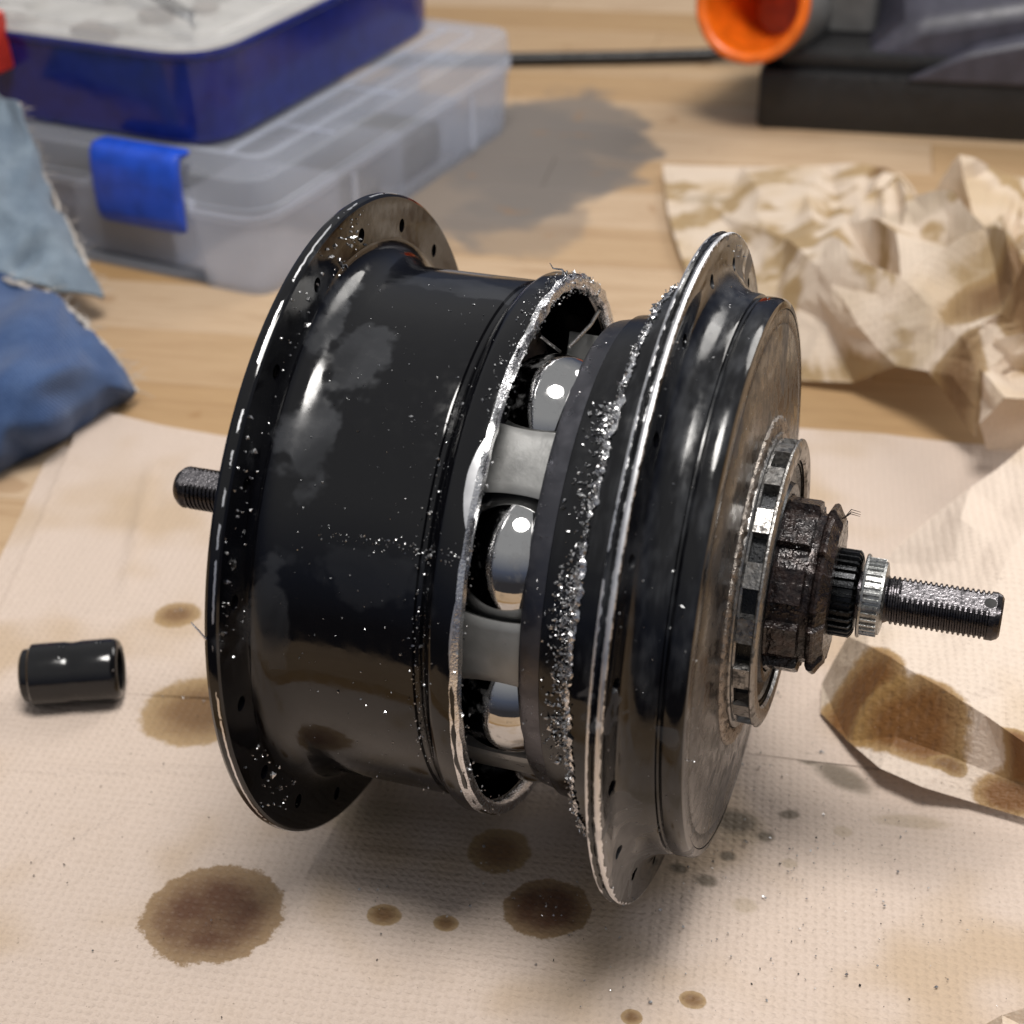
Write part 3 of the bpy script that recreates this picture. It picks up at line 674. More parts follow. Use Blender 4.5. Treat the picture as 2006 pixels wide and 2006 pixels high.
# cover plate, lock ring, driver
part('cover_plate', lathe([(87.0, 57.3), (88.1, 57.1), (88.25, 56.6), (88.2, 54.6), (88.0, 54.2), (88.25, 53.8), (88.9, 45), (89.5, 37), (89.6, 36), (89.6, 20), (87, 20)], 224), M_COVER, 'oily steel end cover of the right half')
nK = wav(21, 160, 30, 0.1)
part('knurled_ring', lathe([(89.2, 35.2), (90.0, 35.0), (90.3, 34.2), (90.25, 33.2), (90.4, 32.2), (90.2, 31.5), (89.4, 31.4)], 420, lambda x, r, t, j: (x + 0.16 * nK(t + j * 1.3) * (j in (1, 2, 3, 4)), r + 0.10 * nK(t * 1 + j))), M_KNURL, sharp=60)
lock = part('lock_ring', lathe([(89.6, 27), (89.6, 31.2), (89.9, 31.5), (90.6, 31.5), (90.9, 31.2), (91.0, 30.2), (91.4, 29.9), (91.4, 27)], 160, None, True, 0.35), M_STEEL, 'notched bright steel lock ring')
def notched():
    V, F = gear([(91.3, 1.0), (94.6, 1.0)], 17, 30.4, 27.6, 0.52, r_bore=25.5, tilt=False, phase=0.55, soft=0.03)
    return [(x, y, z + 0.35) for x, y, z in V], F
nb = part('notched_band', notched(), M_STEEL, parent=lock, sharp=30)
nb.data.materials.append(M_SPLINE)
for p in nb.data.polygons:
    if math.hypot(p.center.y / MM, p.center.z / MM - 72.35) < 28.4: p.material_index = 1
part('outer_rim', lathe([(94.5, 27), (94.5, 30.4), (94.8, 30.7), (95.2, 30.6), (95.6, 29.8), (95.7, 28.6), (95.5, 26.6), (94.9, 26.2)], 160, None, True, 0.35), M_STEEL, parent=lock)
part('seal_ring', lathe([(93.6, 26.4), (94.3, 26.2), (94.4, 25.0), (93.9, 24.4), (94.0, 21.5), (95.0, 21), (95.2, 20), (94.8, 19), (93, 18.6), (92, 22)], 128, None, True, 0.4), M_SPLINE)
nG = wav(31, 30, 3, 0.8)
drv = part('driver', gear([(92.5, 1.02), (94.8, 1.03), (95.4, 1.0), (100.6, 1.0), (101.3, 0.985), (101.6, 0.9)], 9, 18.3, 16.4, 0.66, r_bore=6, phase=0.35, soft=0.05), M_GRIME, 'rust-brown greasy sprocket driver', sharp=30)
part('driver_neck', lathe([(101, 6), (101.2, 15.9), (102.6, 15.7), (103.2, 15.9), (103.4, 6)], 96, lambda x, r, t, j: (x, r + 0.1 * nG(t)), tilt=True), M_GRIME, parent=drv)
part('driver_lip', gear([(103.0, 0.93), (103.5, 0.985), (104.2, 1.0), (104.7, 0.985), (105.6, 0.9), (106.4, 0.84)], 9, 18.2, 16.9, 0.74, r_bore=6, phase=0.35, soft=0.05), M_GRIME, parent=drv, sharp=30)
part('spline_collar', gear([(105.5, 0.98), (106.2, 1.0), (110.4, 1.0), (110.9, 0.94), (111.2, 0.86)], 30, 9.2, 8.35, 0.5, r_bore=4.6, phase=0.2), M_SPLINE, sharp=25)
wsh = part('serrated_washer', gear([(112.5, 1.0), (115.8, 1.0)], 34, 8.15, 7.6, 0.55, r_bore=4.9, phase=0.1), M_WASHER, sharp=25)
part('washer_lip', lathe([(111.9, 5), (111.9, 8.7), (112.2, 8.85), (112.6, 8.6), (112.6, 5)], 96, tilt=True), M_WASHER, parent=wsh)
part('washer_shoulder', lathe([(115.7, 5), (115.7, 7.7), (116.3, 7.6), (116.6, 6.6), (116.8, 5)], 96, tilt=True), M_WASHER, parent=wsh)

# axle: threaded, flats milled on two sides
def axle():
    prof = [(-47.6, 0.01), (-47.5, 2.2), (-46.9, 3.6), (-45.8, 4.6), (-45.0, 4.95)]
    x = -45.0
    while x < -20: prof += [(x + 0.35, 4.95), (x + 0.55, 4.55), (x + 0.85, 4.55), (x + 1.05, 4.95)]; x += 1.05
    prof += [(-18, 5), (110, 5), (116.5, 5.0)]
    x = 116.5
    while x < 137.2: prof += [(x + 0.35, 5.0), (x + 0.55, 4.5), (x + 0.85, 4.5), (x + 1.05, 5.0)]; x += 1.05
    prof += [(138.6, 5.0), (139.6, 4.5), (140.0, 3.9), (140.0, 0.01)]
    V, F = lathe(prof, 72, lambda x, r, t, j: (x + 1.05 * t / 6.2832 if (-44.5 < x < -20 or 117 < x < 137) else x, r), False, tilt=True)
    nrm = Vector((0, math.cos(math.radians(107)), math.sin(math.radians(107)))); out = []; flat = set()
    for i, v in enumerate(V):
        c = Vector((v[0], 0, 72 + dz_axle(v[0]))); d = Vector(v) - c; k = d.dot(nrm)
        if (v[0] > 119.5 and v[0] < 139.2) or v[0] < -24:
            if k > 4.0: d -= nrm * (k - 4.0); flat.add(i)
            if k < -4.0: d -= nrm * (k + 4.0)
        out.append(tuple(c + d))
    return out, F, flat
v, f, flat = axle()
ax = part('axle', (v, f), M_THREAD, 'threaded black axle with scuffed flats', sharp=22)
ax.data.materials.append(M_FLAT)
for p in ax.data.polygons:
    if all(i in flat for i in p.vertices): p.material_index = 1
fn_ = Vector((0, math.cos(math.radians(107)), math.sin(math.radians(107)))); ft = Vector((1, 0, 0)).cross(fn_)
def disc(x, r0, r1, h):
    c = Vector((x, 0, 72 + dz_axle(x))) + fn_ * 4.0; V = []; n = 20
    for r, z in ((r0, h), (r1, h), (r1, -0.3)):
        for k in range(n):
            t = 2 * math.pi * k / n; V.append(tuple(c + Vector((1, 0, 0)) * r * math.cos(t) + ft * r * math.sin(t) + fn_ * z))
    F = [(s * n + k, s * n + (k + 1) % n, (s + 1) * n + (k + 1) % n, (s + 1) * n + k) for s in (0, 1) for k in range(n)]
    return V, F
part('punch_mark_rim', disc(137.4, 1.25, 1.5, 0.06), M_FLAT, parent=ax)
part('punch_mark', disc(137.4, 0.02, 1.24, 0.03), M_DARK, parent=ax)

# ------------------------------------------------------------------ metal chips
def chip(rnd, p, size, nrm=None, flat=1.0):
    """one ragged crumb: distorted octahedron"""
    ax_ = [Vector((rnd.gauss(0, 1), rnd.gauss(0, 1), rnd.gauss(0, 1))).normalized() for _ in range(2)]
    a = ax_[0]; b = a.cross(ax_[1]).normalized(); c = a.cross(b)
    s = size * rnd.uniform(0.5, 1.3)
    L = (s * rnd.uniform(.5, 1.3), s * rnd.uniform(.4, 1.0), s * rnd.uniform(.25, .7))
    V = []
    for ax2, l in ((a, L[0]), (b, L[1]), (c, L[2])):
        for sg in (1, -1): V.append(tuple(Vector(p) + ax2 * sg * l * rnd.uniform(.6, 1.3)))
    F = [(0, 2, 4), (2, 1, 4), (1, 3, 4), (3, 0, 4), (2, 0, 5), (1, 2, 5), (3, 1, 5), (0, 3, 5)]
    return V, F
class Heap:
    def __init__(s): s.V = []; s.F = []
    def add(s, vf):
        b = len(s.V); s.V += vf[0]; s.F += [tuple(i + b for i in q) for q in vf[1]]
def cyl(x, r, deg):
    t = math.radians(deg); return (x, r * math.cos(t), 72 + r * math.sin(t))
rnd = random.Random(5)
H = Heap()
def interp(prof, x):
    best = None
    for (x0, r0), (x1, r1) in zip(prof, prof[1:]):
        if x1 > x0 and x0 <= x <= x1: return r0 + (r1 - r0) * (x - x0) / (x1 - x0)
    return prof[-1][1]
nclump = wav(77, 24, 4, 0.4)
# crumbs packed along the ragged rim of the right half
for _ in range(7500):
    d = rnd.uniform(60, 235); k = abs(rnd.gauss(0, 1))
    x = 66.0 - k * 2.5 * (1.0 if 112 < d < 198 else 0.3)
    if x < 58.2: continue
    if rnd.random() > (0.8 + 0.35 * nclump(math.radians(d)) if 112 < d < 198 else 0.22): continue
    base = 52.7 if x < 65.2 else rnd.uniform(53.5, 59.6)
    H.add(chip(rnd, cyl(x, base + 0.2, d), rnd.choice((0.2, 0.28, 0.36, 0.5, 0.65))))
for _ in range(620):
    d = rnd.uniform(60, 235); H.add(chip(rnd, cyl(rnd.uniform(65.3, 66.6), rnd.uniform(57.6, 59.9), d), rnd.uniform(0.25, 0.6)))
# along the left cut
for _ in range(520):
    d = rnd.choice((rnd.uniform(50, 118), rnd.uniform(50, 235)))
    H.add(chip(rnd, cyl(43.9 + rnd.gauss(0, 0.5), rnd.uniform(55.2, 59.6), d), rnd.uniform(0.2, 0.5)))
for _ in range(120):
    d = rnd.uniform(62, 125); H.add(chip(rnd, cyl(rnd.uniform(40.5, 43.6), 59.6, d), rnd.uniform(0.15, 0.4)))
# left barrel: sparse, a line of crumbs near 150 degrees, crumbs in the groove
for _ in range(260):
    x = rnd.uniform(6, 43); d = rnd.uniform(85, 230); H.add(chip(rnd, cyl(x, interp(PL_, x) + 0.08, d), rnd.choice((0.12, 0.15, 0.2, 0.36))))
for _ in range(110):
    x = rnd.uniform(13, 43); H.add(chip(rnd, cyl(x, interp(PL_, x) + 0.1, 150 + rnd.gauss(0, 0.9)), rnd.uniform(0.15, 0.42)))
for _ in range(130):
    d = rnd.uniform(120, 200); H.add(chip(rnd, cyl(rnd.gauss(34.9, 0.9), 57.3, d), rnd.uniform(0.15, 0.45)))
for _ in range(34): H.add(chip(rnd, cyl(rnd.gauss(30, 3.5), 57.15, rnd.gauss(126, 6)), rnd.uniform(0.1, 0.25)))
# left flange face
for c_, w, n in ((92, 6, 30), (86, 3, 18), (112, 8, 22), (148, 10, 40), (165, 6, 16), (205, 8, 26), (217, 5, 14)):
    for _ in range(n): H.add(chip(rnd, cyl(1.15, rnd.uniform(61.5, 71), rnd.gauss(c_, w)), rnd.uniform(0.2, 0.7)))
# right half: drum, flange, cover
for _ in range(70):
    x = rnd.uniform(77.5, 87.5); H.add(chip(rnd, cyl(x, interp(PR, x) + 0.05, rnd.uniform(70, 215)), rnd.choice((0.1, 0.14, 0.22, 0.4))))
for _ in range(60): H.add(chip(rnd, cyl(rnd.uniform(54, 58), 51.3, rnd.uniform(80, 215)), rnd.choice((0.1, 0.2, 0.35))))
for _ in range(70): H.add(chip(rnd, cyl(76.1, rnd.uniform(62, 71), rnd.uniform(40, 230)), rnd.uniform(0.1, 0.28)))
for _ in range(50): H.add(chip(rnd, cyl(88.6, rnd.uniform(38, 57), rnd.uniform(60, 230)), rnd.uniform(0.08, 0.25)))
for _ in range(90): H.add(chip(rnd, cyl(rnd.uniform(95, 102), 17.9, rnd.uniform(60, 220)), rnd.uniform(0.08, 0.22)))
# on the balls
for bx, d in ((41.5, 110), (42, 117), (42.5, 98), (53, 152), (47, 150), (43, 143), (44, 158)):
    for _ in range(9): H.add(chip(rnd, cyl(bx + rnd.gauss(0, .9), RC + 10.8 - abs(bx - 48.6) * .35, d + rnd.gauss(0, 1.6)), rnd.uniform(0.15, 0.4)))
ch = obj('metal_shavings', H.V, H.F, M_CHIP, hub, origin=HB, porigin=HB, smooth=False, kind='stuff')
ch['label'] = 'bright metal sawing crumbs stuck in the oil on the hub'
# curled burrs standing off the rims
part('curled_burr', tube([cyl(44.2, 59.3, 80), cyl(44.6, 60.6, 79), cyl(43.8, 61.9, 80), cyl(42.4, 62.4, 81.5), cyl(41.8, 63.6, 82)], [.35, .3, .22, .16, .08], 6), M_CUT)
part('curled_burr', tube([cyl(-1.5, 71.9, 168), cyl(-2.4, 72.8, 166.5), cyl(-3.6, 72.9, 165.6), cyl(-4.4, 72.2, 165.5)], [.25, .2, .15, .08], 6), M_CUT)
for k, (a, b) in enumerate(((58, 1.0), (61, 1.6), (64, 0.6))):
    part('bristle', tube([(106, 15.2 * math.cos(math.radians(a)), 72.9 + 15.2 * math.sin(math.radians(a))), (107.2, 15.0 * math.cos(math.radians(a)), 73.6 + b + 15.2 * math.sin(math.radians(a))), (109.2, 14 * math.cos(math.radians(a)), 73.4 + b + 15.4 * math.sin(math.radians(a)))], [.12, .1, .05], 5), M_GRIME)

# ------------------------------------------------------------------ black cap nut lying on the towel
CA = Vector((-98.5, -6.6, 8.2)); CB = Vector((-75.5, 3.6, 8.2)); cd = (CB - CA).normalized()
cap = empty('axle_cap', tuple((CA + CB) / 2 - Vector((0, 0, 8.2))), 'small black barrel-shaped cap lying on the paper towel left of the hub', 'cap')
cs = cd.cross(Vector((0, 0, 1))).normalized(); cu = cs.cross(cd)
def caplathe(prof, n=48, flatten=None):
    V = []; F = []
    for i in range(n):
        t = 2 * math.pi * i / n
        for x, r in prof:
            rr = r
            if flatten and flatten[0] < x < flatten[1]:
                rr = min(r, flatten[2] / max(0.2, abs(math.cos((t * 3 / 3) % (math.pi / 3) - math.pi / 6))))
            V.append(tuple(CA + cd * x + (cs * math.cos(t) + cu * math.sin(t)) * rr))
    m_ = len(prof)
    for i in range(n):
        k = (i + 1) % n
        for j in range(m_ - 1): F.append((i * m_ + j, i * m_ + j + 1, k * m_ + j + 1, k * m_ + j))
    return V, F
corg = tuple((CA + CB) / 2 - Vector((0, 0, 8.2)))
obj('collar', *caplathe([(0, 3), (0, 6.2), (0.5, 6.9), (2.4, 7.2), (2.5, 4)]), M_CAP, cap, origin=corg, porigin=corg)
obj('barrel', *caplathe([(2.3, 4), (2.3, 7.6), (2.8, 8.15), (5, 8.2), (11, 8.2), (12.2, 8.0), (13.2, 7.9), (14.3, 8.0), (15.6, 8.2), (23.2, 8.2), (24.4, 7.9), (25.1, 7.2), (25.3, 6.4), (24.8, 5.6), (16, 5.3), (16, 0.02)], 48), M_CAP, cap, origin=corg, porigin=corg)
HC = Heap()
for x, t in ((2.6, 60), (10.5, 62), (11.6, 60), (20, 66), (21, 66), (24.2, 25), (24.6, 5), (11, 35), (7, 80), (14, 85)):
    t = math.radians(t + 30)
    HC.add(chip(rnd, CA + cd * x + (-cs * -math.cos(t) * 1 + cu * math.sin(t)) * 8.3, 0.3))
oc = obj('metal_shavings', HC.V, HC.F, M_CHIP, cap, origin=corg, porigin=corg, smooth=False, kind='stuff')

# ------------------------------------------------------------------ crumbs scattered on the towels
HT = Heap(); HD = Heap()
for _ in range(420):
    x = rnd.gauss(100, 26); y = rnd.gauss(-12, 32)
    if x < 78 and y > -20: continue
    if y > 60: continue
    HT.add(chip(rnd, (x, y, 0.25), rnd.choice((0.12, 0.2, 0.3, 0.5))))
for cx, cy, n, w in ((55, -36, 16, 2.0), (14, -45, 14, 3.5), (-16, -63, 7, 0.7), (-79, 41, 7, 1.0), (-60, 6, 12, 4), (40, -26, 10, 4), (104, 33, 4, 1), (110, 26, 4, 2), (126, 40, 14, 6), (86, -4, 8, 3), (30, -38, 14, 8), (72, -46, 10, 8)):
    for _ in range(n): HT.add(chip(rnd, (cx + rnd.gauss(0, w), cy + rnd.gauss(0, w), 0.3 if cx < 120 else 12), rnd.choice((0.15, 0.22, 0.35))))
o = obj('metal_shavings', HT.V, HT.F, M_CHIP, None, origin=(90, -20, 0), smooth=False, kind='stuff')
tag(o, 'fine bright metal crumbs scattered over the paper towel', 'metal shavings')
for _ in range(620):
    x = rnd.uniform(-110, 165); y = rnd.uniform(-115, 30)
    if rnd.random() > 0.35 + 0.65 * (x > 60): continue
    HD.add(chip(rnd, (x, y, 0.1), rnd.choice((0.12, 0.16, 0.22, 0.3))))
for x, y, s_ in ((-57, -57, .4), (-56, -60, .3), (-53, -62, .45), (-48, -33, .35), (96, 22, .6)):
    HD.add(chip(rnd, (x, y, 0.2), s_))
o = obj('dark_grit', HD.V, HD.F, M_DARK, None, origin=(30, -40, 0), smooth=False, kind='stuff')
tag(o, 'dark grit speckled over the paper towel', 'grit')
# ------------------------------------------------------------------ storage boxes (local frame: u to the left, v away)
BO = Vector((-145, 237, TZ)); UU = Vector((-.991, .132, 0)); VV = Vector((.132, .991, 0))
def B(u, v, z): return tuple(BO + UU * u + VV * v + Vector((0, 0, z - 0)))
def rounded(poly, radii, n=7):
    out = []; N = len(poly)
    for i in range(N):
        p = Vector(poly[i]); a = Vector(poly[i - 1]); b = Vector(poly[(i + 1) % N]); r = radii[i]
        if r <= 0: out.append(tuple(p)); continue
        da = (a - p).normalized(); db = (b - p).normalized(); th = math.acos(max(-1, min(1, da.dot(db))))
        d = r / math.tan(th / 2); d = min(d, (a - p).length * .45, (b - p).length * .45)
        s, e = p + da * d, p + db * d
        for k in range(n + 1):
            t = k / n; out.append(tuple((1 - t) ** 2 * s + 2 * t * (1 - t) * p + t * t * e))
    return out
def offset(poly, d):
    N = len(poly); out = []
    area = sum(poly[i - 1][0] * poly[i][1] - poly[i][0] * poly[i - 1][1] for i in range(N))
    sg = 1 if area > 0 else -1
    for i in range(N):
        p = Vector(poly[i]); e1 = (p - Vector(poly[i - 1])); e2 = (Vector(poly[(i + 1) % N]) - p)
        if e1.length < 1e-6: e1 = e2
        if e2.length < 1e-6: e2 = e1
        n1 = Vector((e1.y, -e1.x)).normalized() * sg; n2 = Vector((e2.y, -e2.x)).normalized() * sg
        n = n1 + n2
        n = n / max(0.5, n.dot(n1)) if n.length > 1e-6 else n1
        out.append(tuple(p + n * d))
    return out
def loft(poly, levels, cap0=True, cap1=True):
    V = []; F = []; N = len(poly)
    for d, z in levels:
        for q in offset(poly, d): V.append(B(q[0], q[1], z))
    for s in range(len(levels) - 1):
        for k in range(N):
            l = (k + 1) % N; F.append((s * N + k, s * N + l, (s + 1) * N + l, (s + 1) * N + k))
    if cap0: F.append(tuple(range(N - 1, -1, -1)))
    if cap1: F.append(tuple((len(levels) - 1) * N + k for k in range(N)))
    return V, F
def fixn(o):
    bm = bmesh.new(); bm.from_mesh(o.data); bmesh.ops.recalc_face_normals(bm, faces=bm.faces); bm.to_mesh(o.data); bm.free(); return o
b0_ = tuple(BO + UU * 130 + VV * 110)
def bpart(name, vf, mat, parent, sharp=30, org=b0_):
    return fixn(obj(name, vf[0], vf[1], mat, parent, origin=org, porigin=org, sharp=sharp))
boxA = empty('storage_box', b0_, 'clear frosted plastic storage box with blue latch, under the navy case', 'storage box')
pA = rounded([(0, 0), (0, 222), (280, 222), (280, 0), (175, 0), (169, 9), (40, 9), (34, 0)], [16, 14, 14, 14, 5, 4, 4, 5])
bpart('tray', loft(pA, [(-5.5, 0.2), (-4.5, 0.0), (-3.2, 2), (-0.6, 31), (0.6, 31.2), (0.6, 33.4), (-1.4, 33.4), (-2.2, 31), (-4.6, 3.0), (-6.5, 1.6)]), M_CLEAR, boxA)
lid = bpart('lid', loft(pA, [(-2, 34.2), (0.9, 34.0), (1.0, 37.2), (0.2, 37.8), (-0.6, 46.6), (-1.2, 48.2), (-2.4, 49.0)], False, True), M_CLEAR, boxA)
inner = rounded([(13, 22), (13, 208), (266, 208), (266, 22)], [9] * 4)
bpart('lid_rib', loft(inner, [(0, 49.1), (-0.5, 50.0), (-2.2, 50.0), (-2.8, 49.1)], False, False), M_CLEAR, lid)
def bbox_(u0, u1, v0, v1, z0, z1): return loft([(u0, v0), (u0, v1), (u1, v1), (u1, v0)], [(0, z0), (0, z1)])
for v in (60, 112, 164): bpart('lid_rib', bbox_(3.5, 31, v, v + 1.4, 49.1, 49.6), M_CLEAR, lid)
bpart('lid_rib', bbox_(29, 31.2, 24, 206, 49.1, 50.0), M_CLEAR, lid)
for v in (66, 172): bpart('wall_rib', bbox_(-1.0, 0.4, v, v + 2.0, 6, 30.5), M_CLEAR, boxA)
def bbox(u0, u1, v0, v1, z0, z1): return loft([(u0, v0), (u0, v1), (u1, v1), (u1, v0)], [(0, z0), (0, z1)])
for k, u in enumerate((52, 100, 148, 196, 244)):
    bpart('divider', bbox(u, u + 1.3, 12, 216, 2.2, 30), M_CLEAR, boxA)
for k, v in enumerate((66, 120, 172)):
    bpart('divider', bbox(8, 272, v, v + 1.3, 2.3, 29), M_CLEAR, boxA)
def loose(name, vf, mat, label, cat, group):
    n = len(vf[0]); c = tuple(sum(p[k] for p in vf[0]) / n for k in (0, 1)) + (min(p[2] for p in vf[0]),)
    return tag(fixn(obj(name, vf[0], vf[1], mat, None, origin=c)), label, cat, group)
for q, mt in (((56, 98, 20, 62, 3.2, 22), M_TOOL), ((104, 146, 20, 62, 3.2, 18), M_TOOLGREY), ((12, 48, 70, 110, 3.2, 12), M_TOOLMID), ((12, 48, 126, 166, 3.2, 20), M_TOOLMID)):
    v_, f_ = loft(rounded([(q[0], q[2]), (q[0], q[3]), (q[1], q[3]), (q[1], q[2])], [5] * 4, 3), [(-1.5, q[4]), (0, q[4] + 1.5), (0, q[5] - 2), (-2, q[5])])
    loose('stored_item', (v_, f_), mt, {M_TOOL: 'black item', M_TOOLGREY: 'slate grey item', M_TOOLMID: 'mid grey item'}[mt] + ' seen dimly through the frosted storage box', 'stored item', 'items inside the frosted storage box')
# latch hinged over the lid edge
lp = rounded([(43, 0), (43, 4.2), (86, 4.2), (86, 0)], [1.5, 0.5, 0.5, 1.5], 3)
def latch():
    V = []; F = []; prof = [(6.8, 19.5), (5.0, 22), (4.3, 26), (4.0, 36), (4.4, 44), (5.4, 49), (7.6, 51.4), (12, 52), (16, 51.6), (16, 50.2), (9.5, 50.0), (8.2, 46), (8.0, 20)]
    us = [42.5, 43.3, 45, 82, 83.7, 84.5]
    for i, u in enumerate(us):
        e = (1.2, .4, 0, 0, .4, 1.2)[i]
        for j, (v, z) in enumerate(prof): V.append(B(u + (z - 18) * 0.0, v + (e if j < 7 else 0), z - (e * .6 if 6 < j < 9 else 0) + (e if j == 0 else 0)))
    N = len(prof)
    for i in range(len(us) - 1):
        for j in range(N): F.append((i * N + j, i * N + (j + 1) % N, (i + 1) * N + (j + 1) % N, (i + 1) * N + j))
    F.append(tuple(range(N))); F.append(tuple((len(us) - 1) * N + j for j in range(N - 1, -1, -1)))
    return V, F
bpart('latch', latch(), M_LATCH, boxA, 40)['label'] = 'bright blue snap latch'
# navy case standing on the lid
b1 = tuple(BO + UU * 150 + VV * 115 + Vector((0, 0, 50)))
boxB = empty('parts_case', b1, 'navy blue plastic parts case with clear lid, on top of the frosted box', 'storage box')
pB = rounded([(33, 20), (33, 216), (300, 216), (300, 20)], [26, 34, 26, 26], 9)
bpart('tray', loft(pB, [(-5, 50.2), (-3, 50.0), (-1.5, 52), (0, 84), (0.8, 85), (0.8, 87), (-0.8, 87.4), (-2, 87), (-3.5, 83)], True, True), M_BLUE, boxB, 30, b1)
lidB = bpart('lid', loft(pB, [(-0.4, 87.5), (0.6, 87.8), (0.4, 89.4), (-2, 90.2), (-5, 90.2), (-6.5, 92.6), (-9, 93.6), (-30, 94.2)], False, True), M_LIDCLEAR, boxB, 30, b1)
rb = random.Random(3)
for k in range(26):
    u = rb.uniform(44, 190); v = rb.uniform(30, 150); w = rb.uniform(5, 14); h = rb.uniform(2, 6)
    if k % 3: vf = loft(rounded([(u, v), (u, v + w), (u + w, v + w), (u + w, v)], [w * .48] * 4, 4), [(0, 84.2), (0, 84.2 + h)])
    else: vf = bbox(u, u + w * 1.6, v, v + w, 84.3, 84.3 + h * .8)
    loose('small_part', vf, (M_CONTENT, M_CONTENT, M_CONTENT_D, M_CONTENT)[k % 4], ('small brown part' if k % 4 == 2 else 'small pale part') + ' under the clear lid of the navy case', 'small part', 'small parts inside the navy case')
bpart('contents_bed', loft(offset(pB, -6), [(0, 82.6), (0, 84.1)]), M_CONTENT, boxB, 30, b1)
bpart('catch', loft(rounded([(129, 8), (129, 20.5), (172, 20.5), (172, 8)], [4, 0, 0, 4], 4), [(-.8, 72), (0, 73), (0, 95), (-.8, 96)]), M_RED, boxB, 30, b1)['label'] = 'red catch of the navy case'

# ------------------------------------------------------------------ denim rags
def cloth(name, V, F, mat, seed, amp, label, fold=None):
    v, f = crumple(V, F, 4, amp, seed, TZ + 0.3)
    if fold:
        ax_, lam, A = fold; ax_ = Vector(ax_).normalized()
        v = [tuple(Vector(p) + Vector((0.35, -0.7, 0.6)) * A * math.sin(6.283 * Vector(p).dot(ax_) / lam + 1.3 * math.sin(p[2] * 0.06))) for p in v]
    c = (sum(p[0] for p in V) / len(V), sum(p[1] for p in V) / len(V), TZ)
    me_o = obj(name, v, f, mat, origin=c, sharp=180)
    md = me_o.modifiers.new('s', 'CORRECTIVE_SMOOTH'); md.use_only_smooth = True; md.factor = 0.6; md.iterations = 14; md.use_pin_boundary = True
    md = me_o.modifiers.new('t', 'SOLIDIFY'); md.thickness = 1.0 * MM; md.offset = 0
    return tag(me_o, label, 'rag')
def hem(name, pts, rad, parent, seed):
    rn = random.Random(seed); P = []; po = [c / MM for c in parent.location]
    P = [Vector(p) for p in pts]; Q = []
    for a, b in zip(P, P[1:]):
        for k in range(10): Q.append(tuple(a + (b - a) * k / 10 + Vector((rn.gauss(0, .4), rn.gauss(0, .4), rn.gauss(0, .4)))))
    vf = [tube(Q, [rad * rn.uniform(.6, 1.3) for _ in Q], 6)]
    for q in Q[::1]:
        d = Vector((rn.gauss(1.5, 1.4), rn.gauss(1.8, 1.5), rn.gauss(-.3, 1.2)))
        vf.append(tube([q, tuple(Vector(q) + d * .6 + Vector((0, 0, .5))), tuple(Vector(q) + d * 1.5)], [.18, .14, .08], 4))
    v, f = join(*vf)
    obj(name, v, f, M_FRAY, parent, origin=tuple(po), porigin=tuple(po))
rg = cloth('denim_rag', RAG1_V, RAG1_F, M_DENIM, 14, 0.16, 'faded grey-blue denim rag hanging against the frosted storage box', ((0.8, 0.45, 0.4), 24.0, 4.2))
hem('frayed_hem', [RAG1_V[i] for i in (2, 3, 4, 5, 6, 7)], 0.8, rg, 3)
rg = cloth('denim_rag', RAG2_V, RAG2_F, M_DENIM2, 15, 0.09, 'bright blue denim rag bunched on the table beside the paper towel', ((0.5, -0.8, 0.2), 34.0, 2.6))
hem('frayed_hem', [RAG2_V[i] for i in (1, 2, 3, 4, 5, 6)], 0.9, rg, 4)

# ------------------------------------------------------------------ black tool base with orange funnel, its cable
t0 = (60.0, 520.0, TZ)
tool = empty('soldering_stand', t0, 'black bench tool base with slate grey body and orange funnel mouth', 'tool stand')
def T(x, y, z): return (x, y, z + TZ)
def prism(pts_xy, z0, z1, bev=1.5):
    N = len(pts_xy); cx = sum(p[0] for p in pts_xy) / N; cy = sum(p[1] for p in pts_xy) / N; V = []; F = []
    def sh(p, d):
        l = math.hypot(p[0] - cx, p[1] - cy); return (p[0] - (p[0] - cx) / l * d, p[1] - (p[1] - cy) / l * d)
    for d, z in ((bev, z0), (0, z0 + bev), (0, z1 - bev), (bev, z1)):
        for p in pts_xy: V.append(T(*sh(p, d), z))
    for s in range(3):
        for k in range(N): F.append((s * N + k, s * N + (k + 1) % N, (s + 1) * N + (k + 1) % N, (s + 1) * N + k))
    F.append(tuple(range(N - 1, -1, -1))); F.append(tuple(3 * N + k for k in range(N)))
    return V, F
def tpart(name, vf, mat, parent=tool, sharp=30): return fixn(obj(name, vf[0], vf[1], mat, parent, origin=t0, porigin=t0, sharp=sharp))
tpart('base', prism(rounded([(-4, 486), (230, 509), (224, 600), (-12, 578)], [4] * 4, 4), 0, 28, 2.0), M_TOOL)
tpart('base_deck', prism(rounded([(4, 494), (228, 517), (222, 594), (-4, 572)], [4] * 4, 4), 27.5, 36, 2.5), M_TOOL)
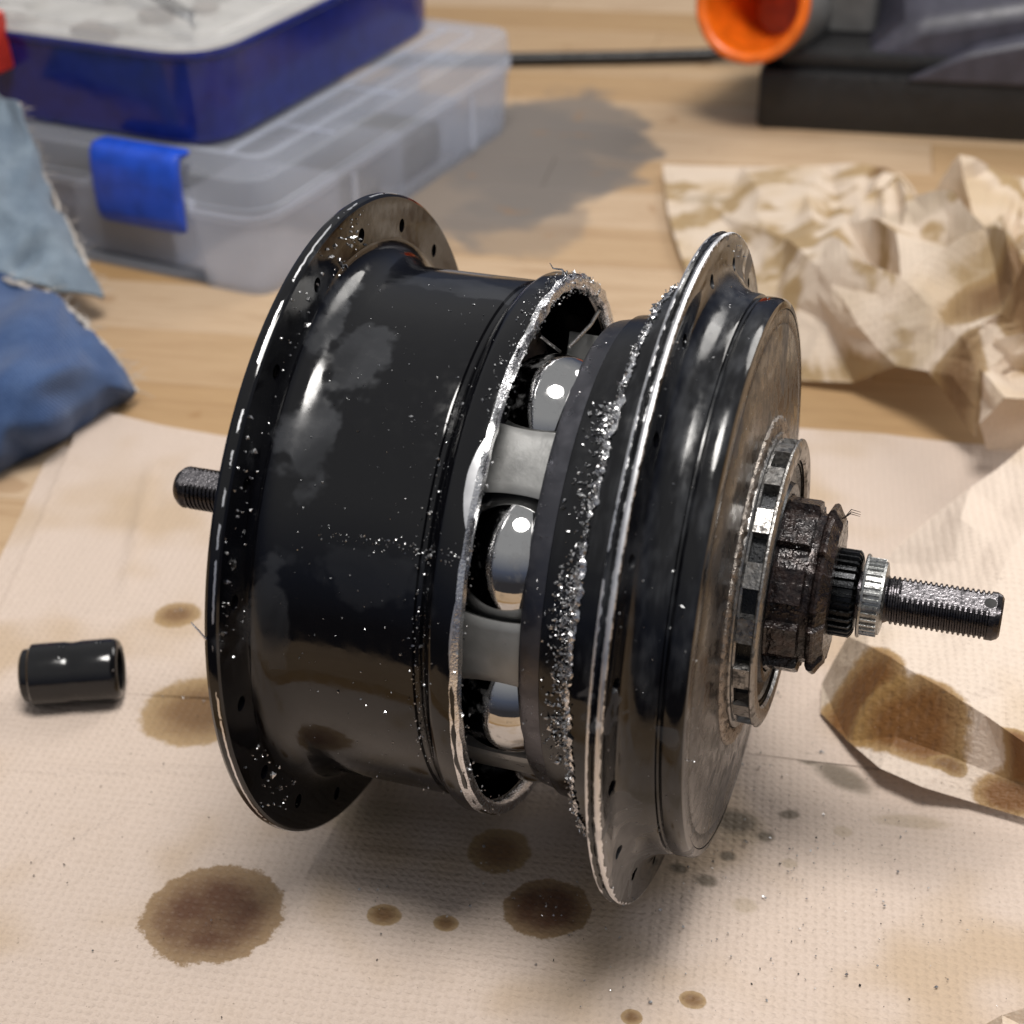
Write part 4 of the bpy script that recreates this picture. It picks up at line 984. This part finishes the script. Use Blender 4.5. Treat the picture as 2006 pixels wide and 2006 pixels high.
# sloping slate body: wedge rising to the back right
def wedge():
    P = [(38, 500, 30), (232, 518, 30), (226, 592, 30), (34, 574, 30), (66, 508, 50), (232, 522, 84), (226, 588, 104), (50, 568, 86)]
    V = [T(*p) for p in P]; F = [(3, 2, 1, 0), (4, 5, 6, 7), (0, 1, 5, 4), (1, 2, 6, 5), (2, 3, 7, 6), (3, 0, 4, 7)]
    return V, F
w = tpart('body', wedge(), M_TOOLGREY, sharp=20)
md = w.modifiers.new('b', 'BEVEL'); md.width = 6 * MM; md.segments = 3
def wedge2():
    P = [(62, 490.5, 27), (232, 507, 27), (232, 518, 27), (70, 503, 27), (90, 494.5, 41), (232, 508, 76), (232, 519, 80), (96, 506, 44)]
    V = [T(*p) for p in P]; F = [(3, 2, 1, 0), (4, 5, 6, 7), (0, 1, 5, 4), (1, 2, 6, 5), (2, 3, 7, 6), (3, 0, 4, 7)]
    return V, F
w = tpart('side_wing', wedge2(), M_TOOLGREY, sharp=20)
md = w.modifiers.new('b', 'BEVEL'); md.width = 2 * MM; md.segments = 2
# funnel: lathe about an axis pointing at the viewer's left
fa = Vector((-7, 478, 62 + TZ)); fd = Vector((-0.10, -0.93, 0.30)).normalized()
fs = fd.cross(Vector((0, 0, 1))).normalized(); fu = fs.cross(fd)
def flathe(prof, n=64):
    V = []; F = []; m_ = len(prof)
    for i in range(n):
        t = 2 * math.pi * i / n
        for x, r in prof: V.append(tuple(fa + fd * x + (fs * math.cos(t) + fu * math.sin(t)) * r))
    for i in range(n):
        k = (i + 1) % n
        for j in range(m_ - 1): F.append((i * m_ + j, i * m_ + j + 1, k * m_ + j + 1, k * m_ + j))
    return V, F
tpart('funnel', flathe([(-50, 12), (-20, 18), (-4, 25.5), (-1, 27), (1.5, 27.3), (3, 26.4), (3.4, 24.6), (2, 22.4), (-1, 21.4), (-10, 19), (-24, 15), (-48, 11), (-48, 0.1)]), M_ORANGE, sharp=50)['label'] = 'orange funnel mouth'
tpart('funnel_holder', flathe([(-60, 0.1), (-60, 22), (-58, 24), (-22, 24.5), (-20, 23), (-20, 18)]), M_TOOLMID, sharp=40)
def hoold():
    V, F = prism(rounded([(-2, 526), (44, 530), (42, 566), (-4, 562)], [6] * 4, 4), 34, 66, 4); return V, F
tpart('holder_block', hoold(), M_TOOLMID)
cb = tube([T(10, 588, 14), T(-20, 588, 8), T(-50, 582, 4.2), T(-90, 569, 3.6), (-146, 551, TZ + 3.6), (-200, 536, TZ + 3.6), (-280, 520, TZ + 3.6), (-380, 540, TZ + 3.6)], 3.5, 14)
o = obj('power_cable', cb[0], cb[1], M_TOOL, None, origin=(-146, 551, TZ)); tag(o, 'black cable running from the tool base to behind the frosted box', 'cable')
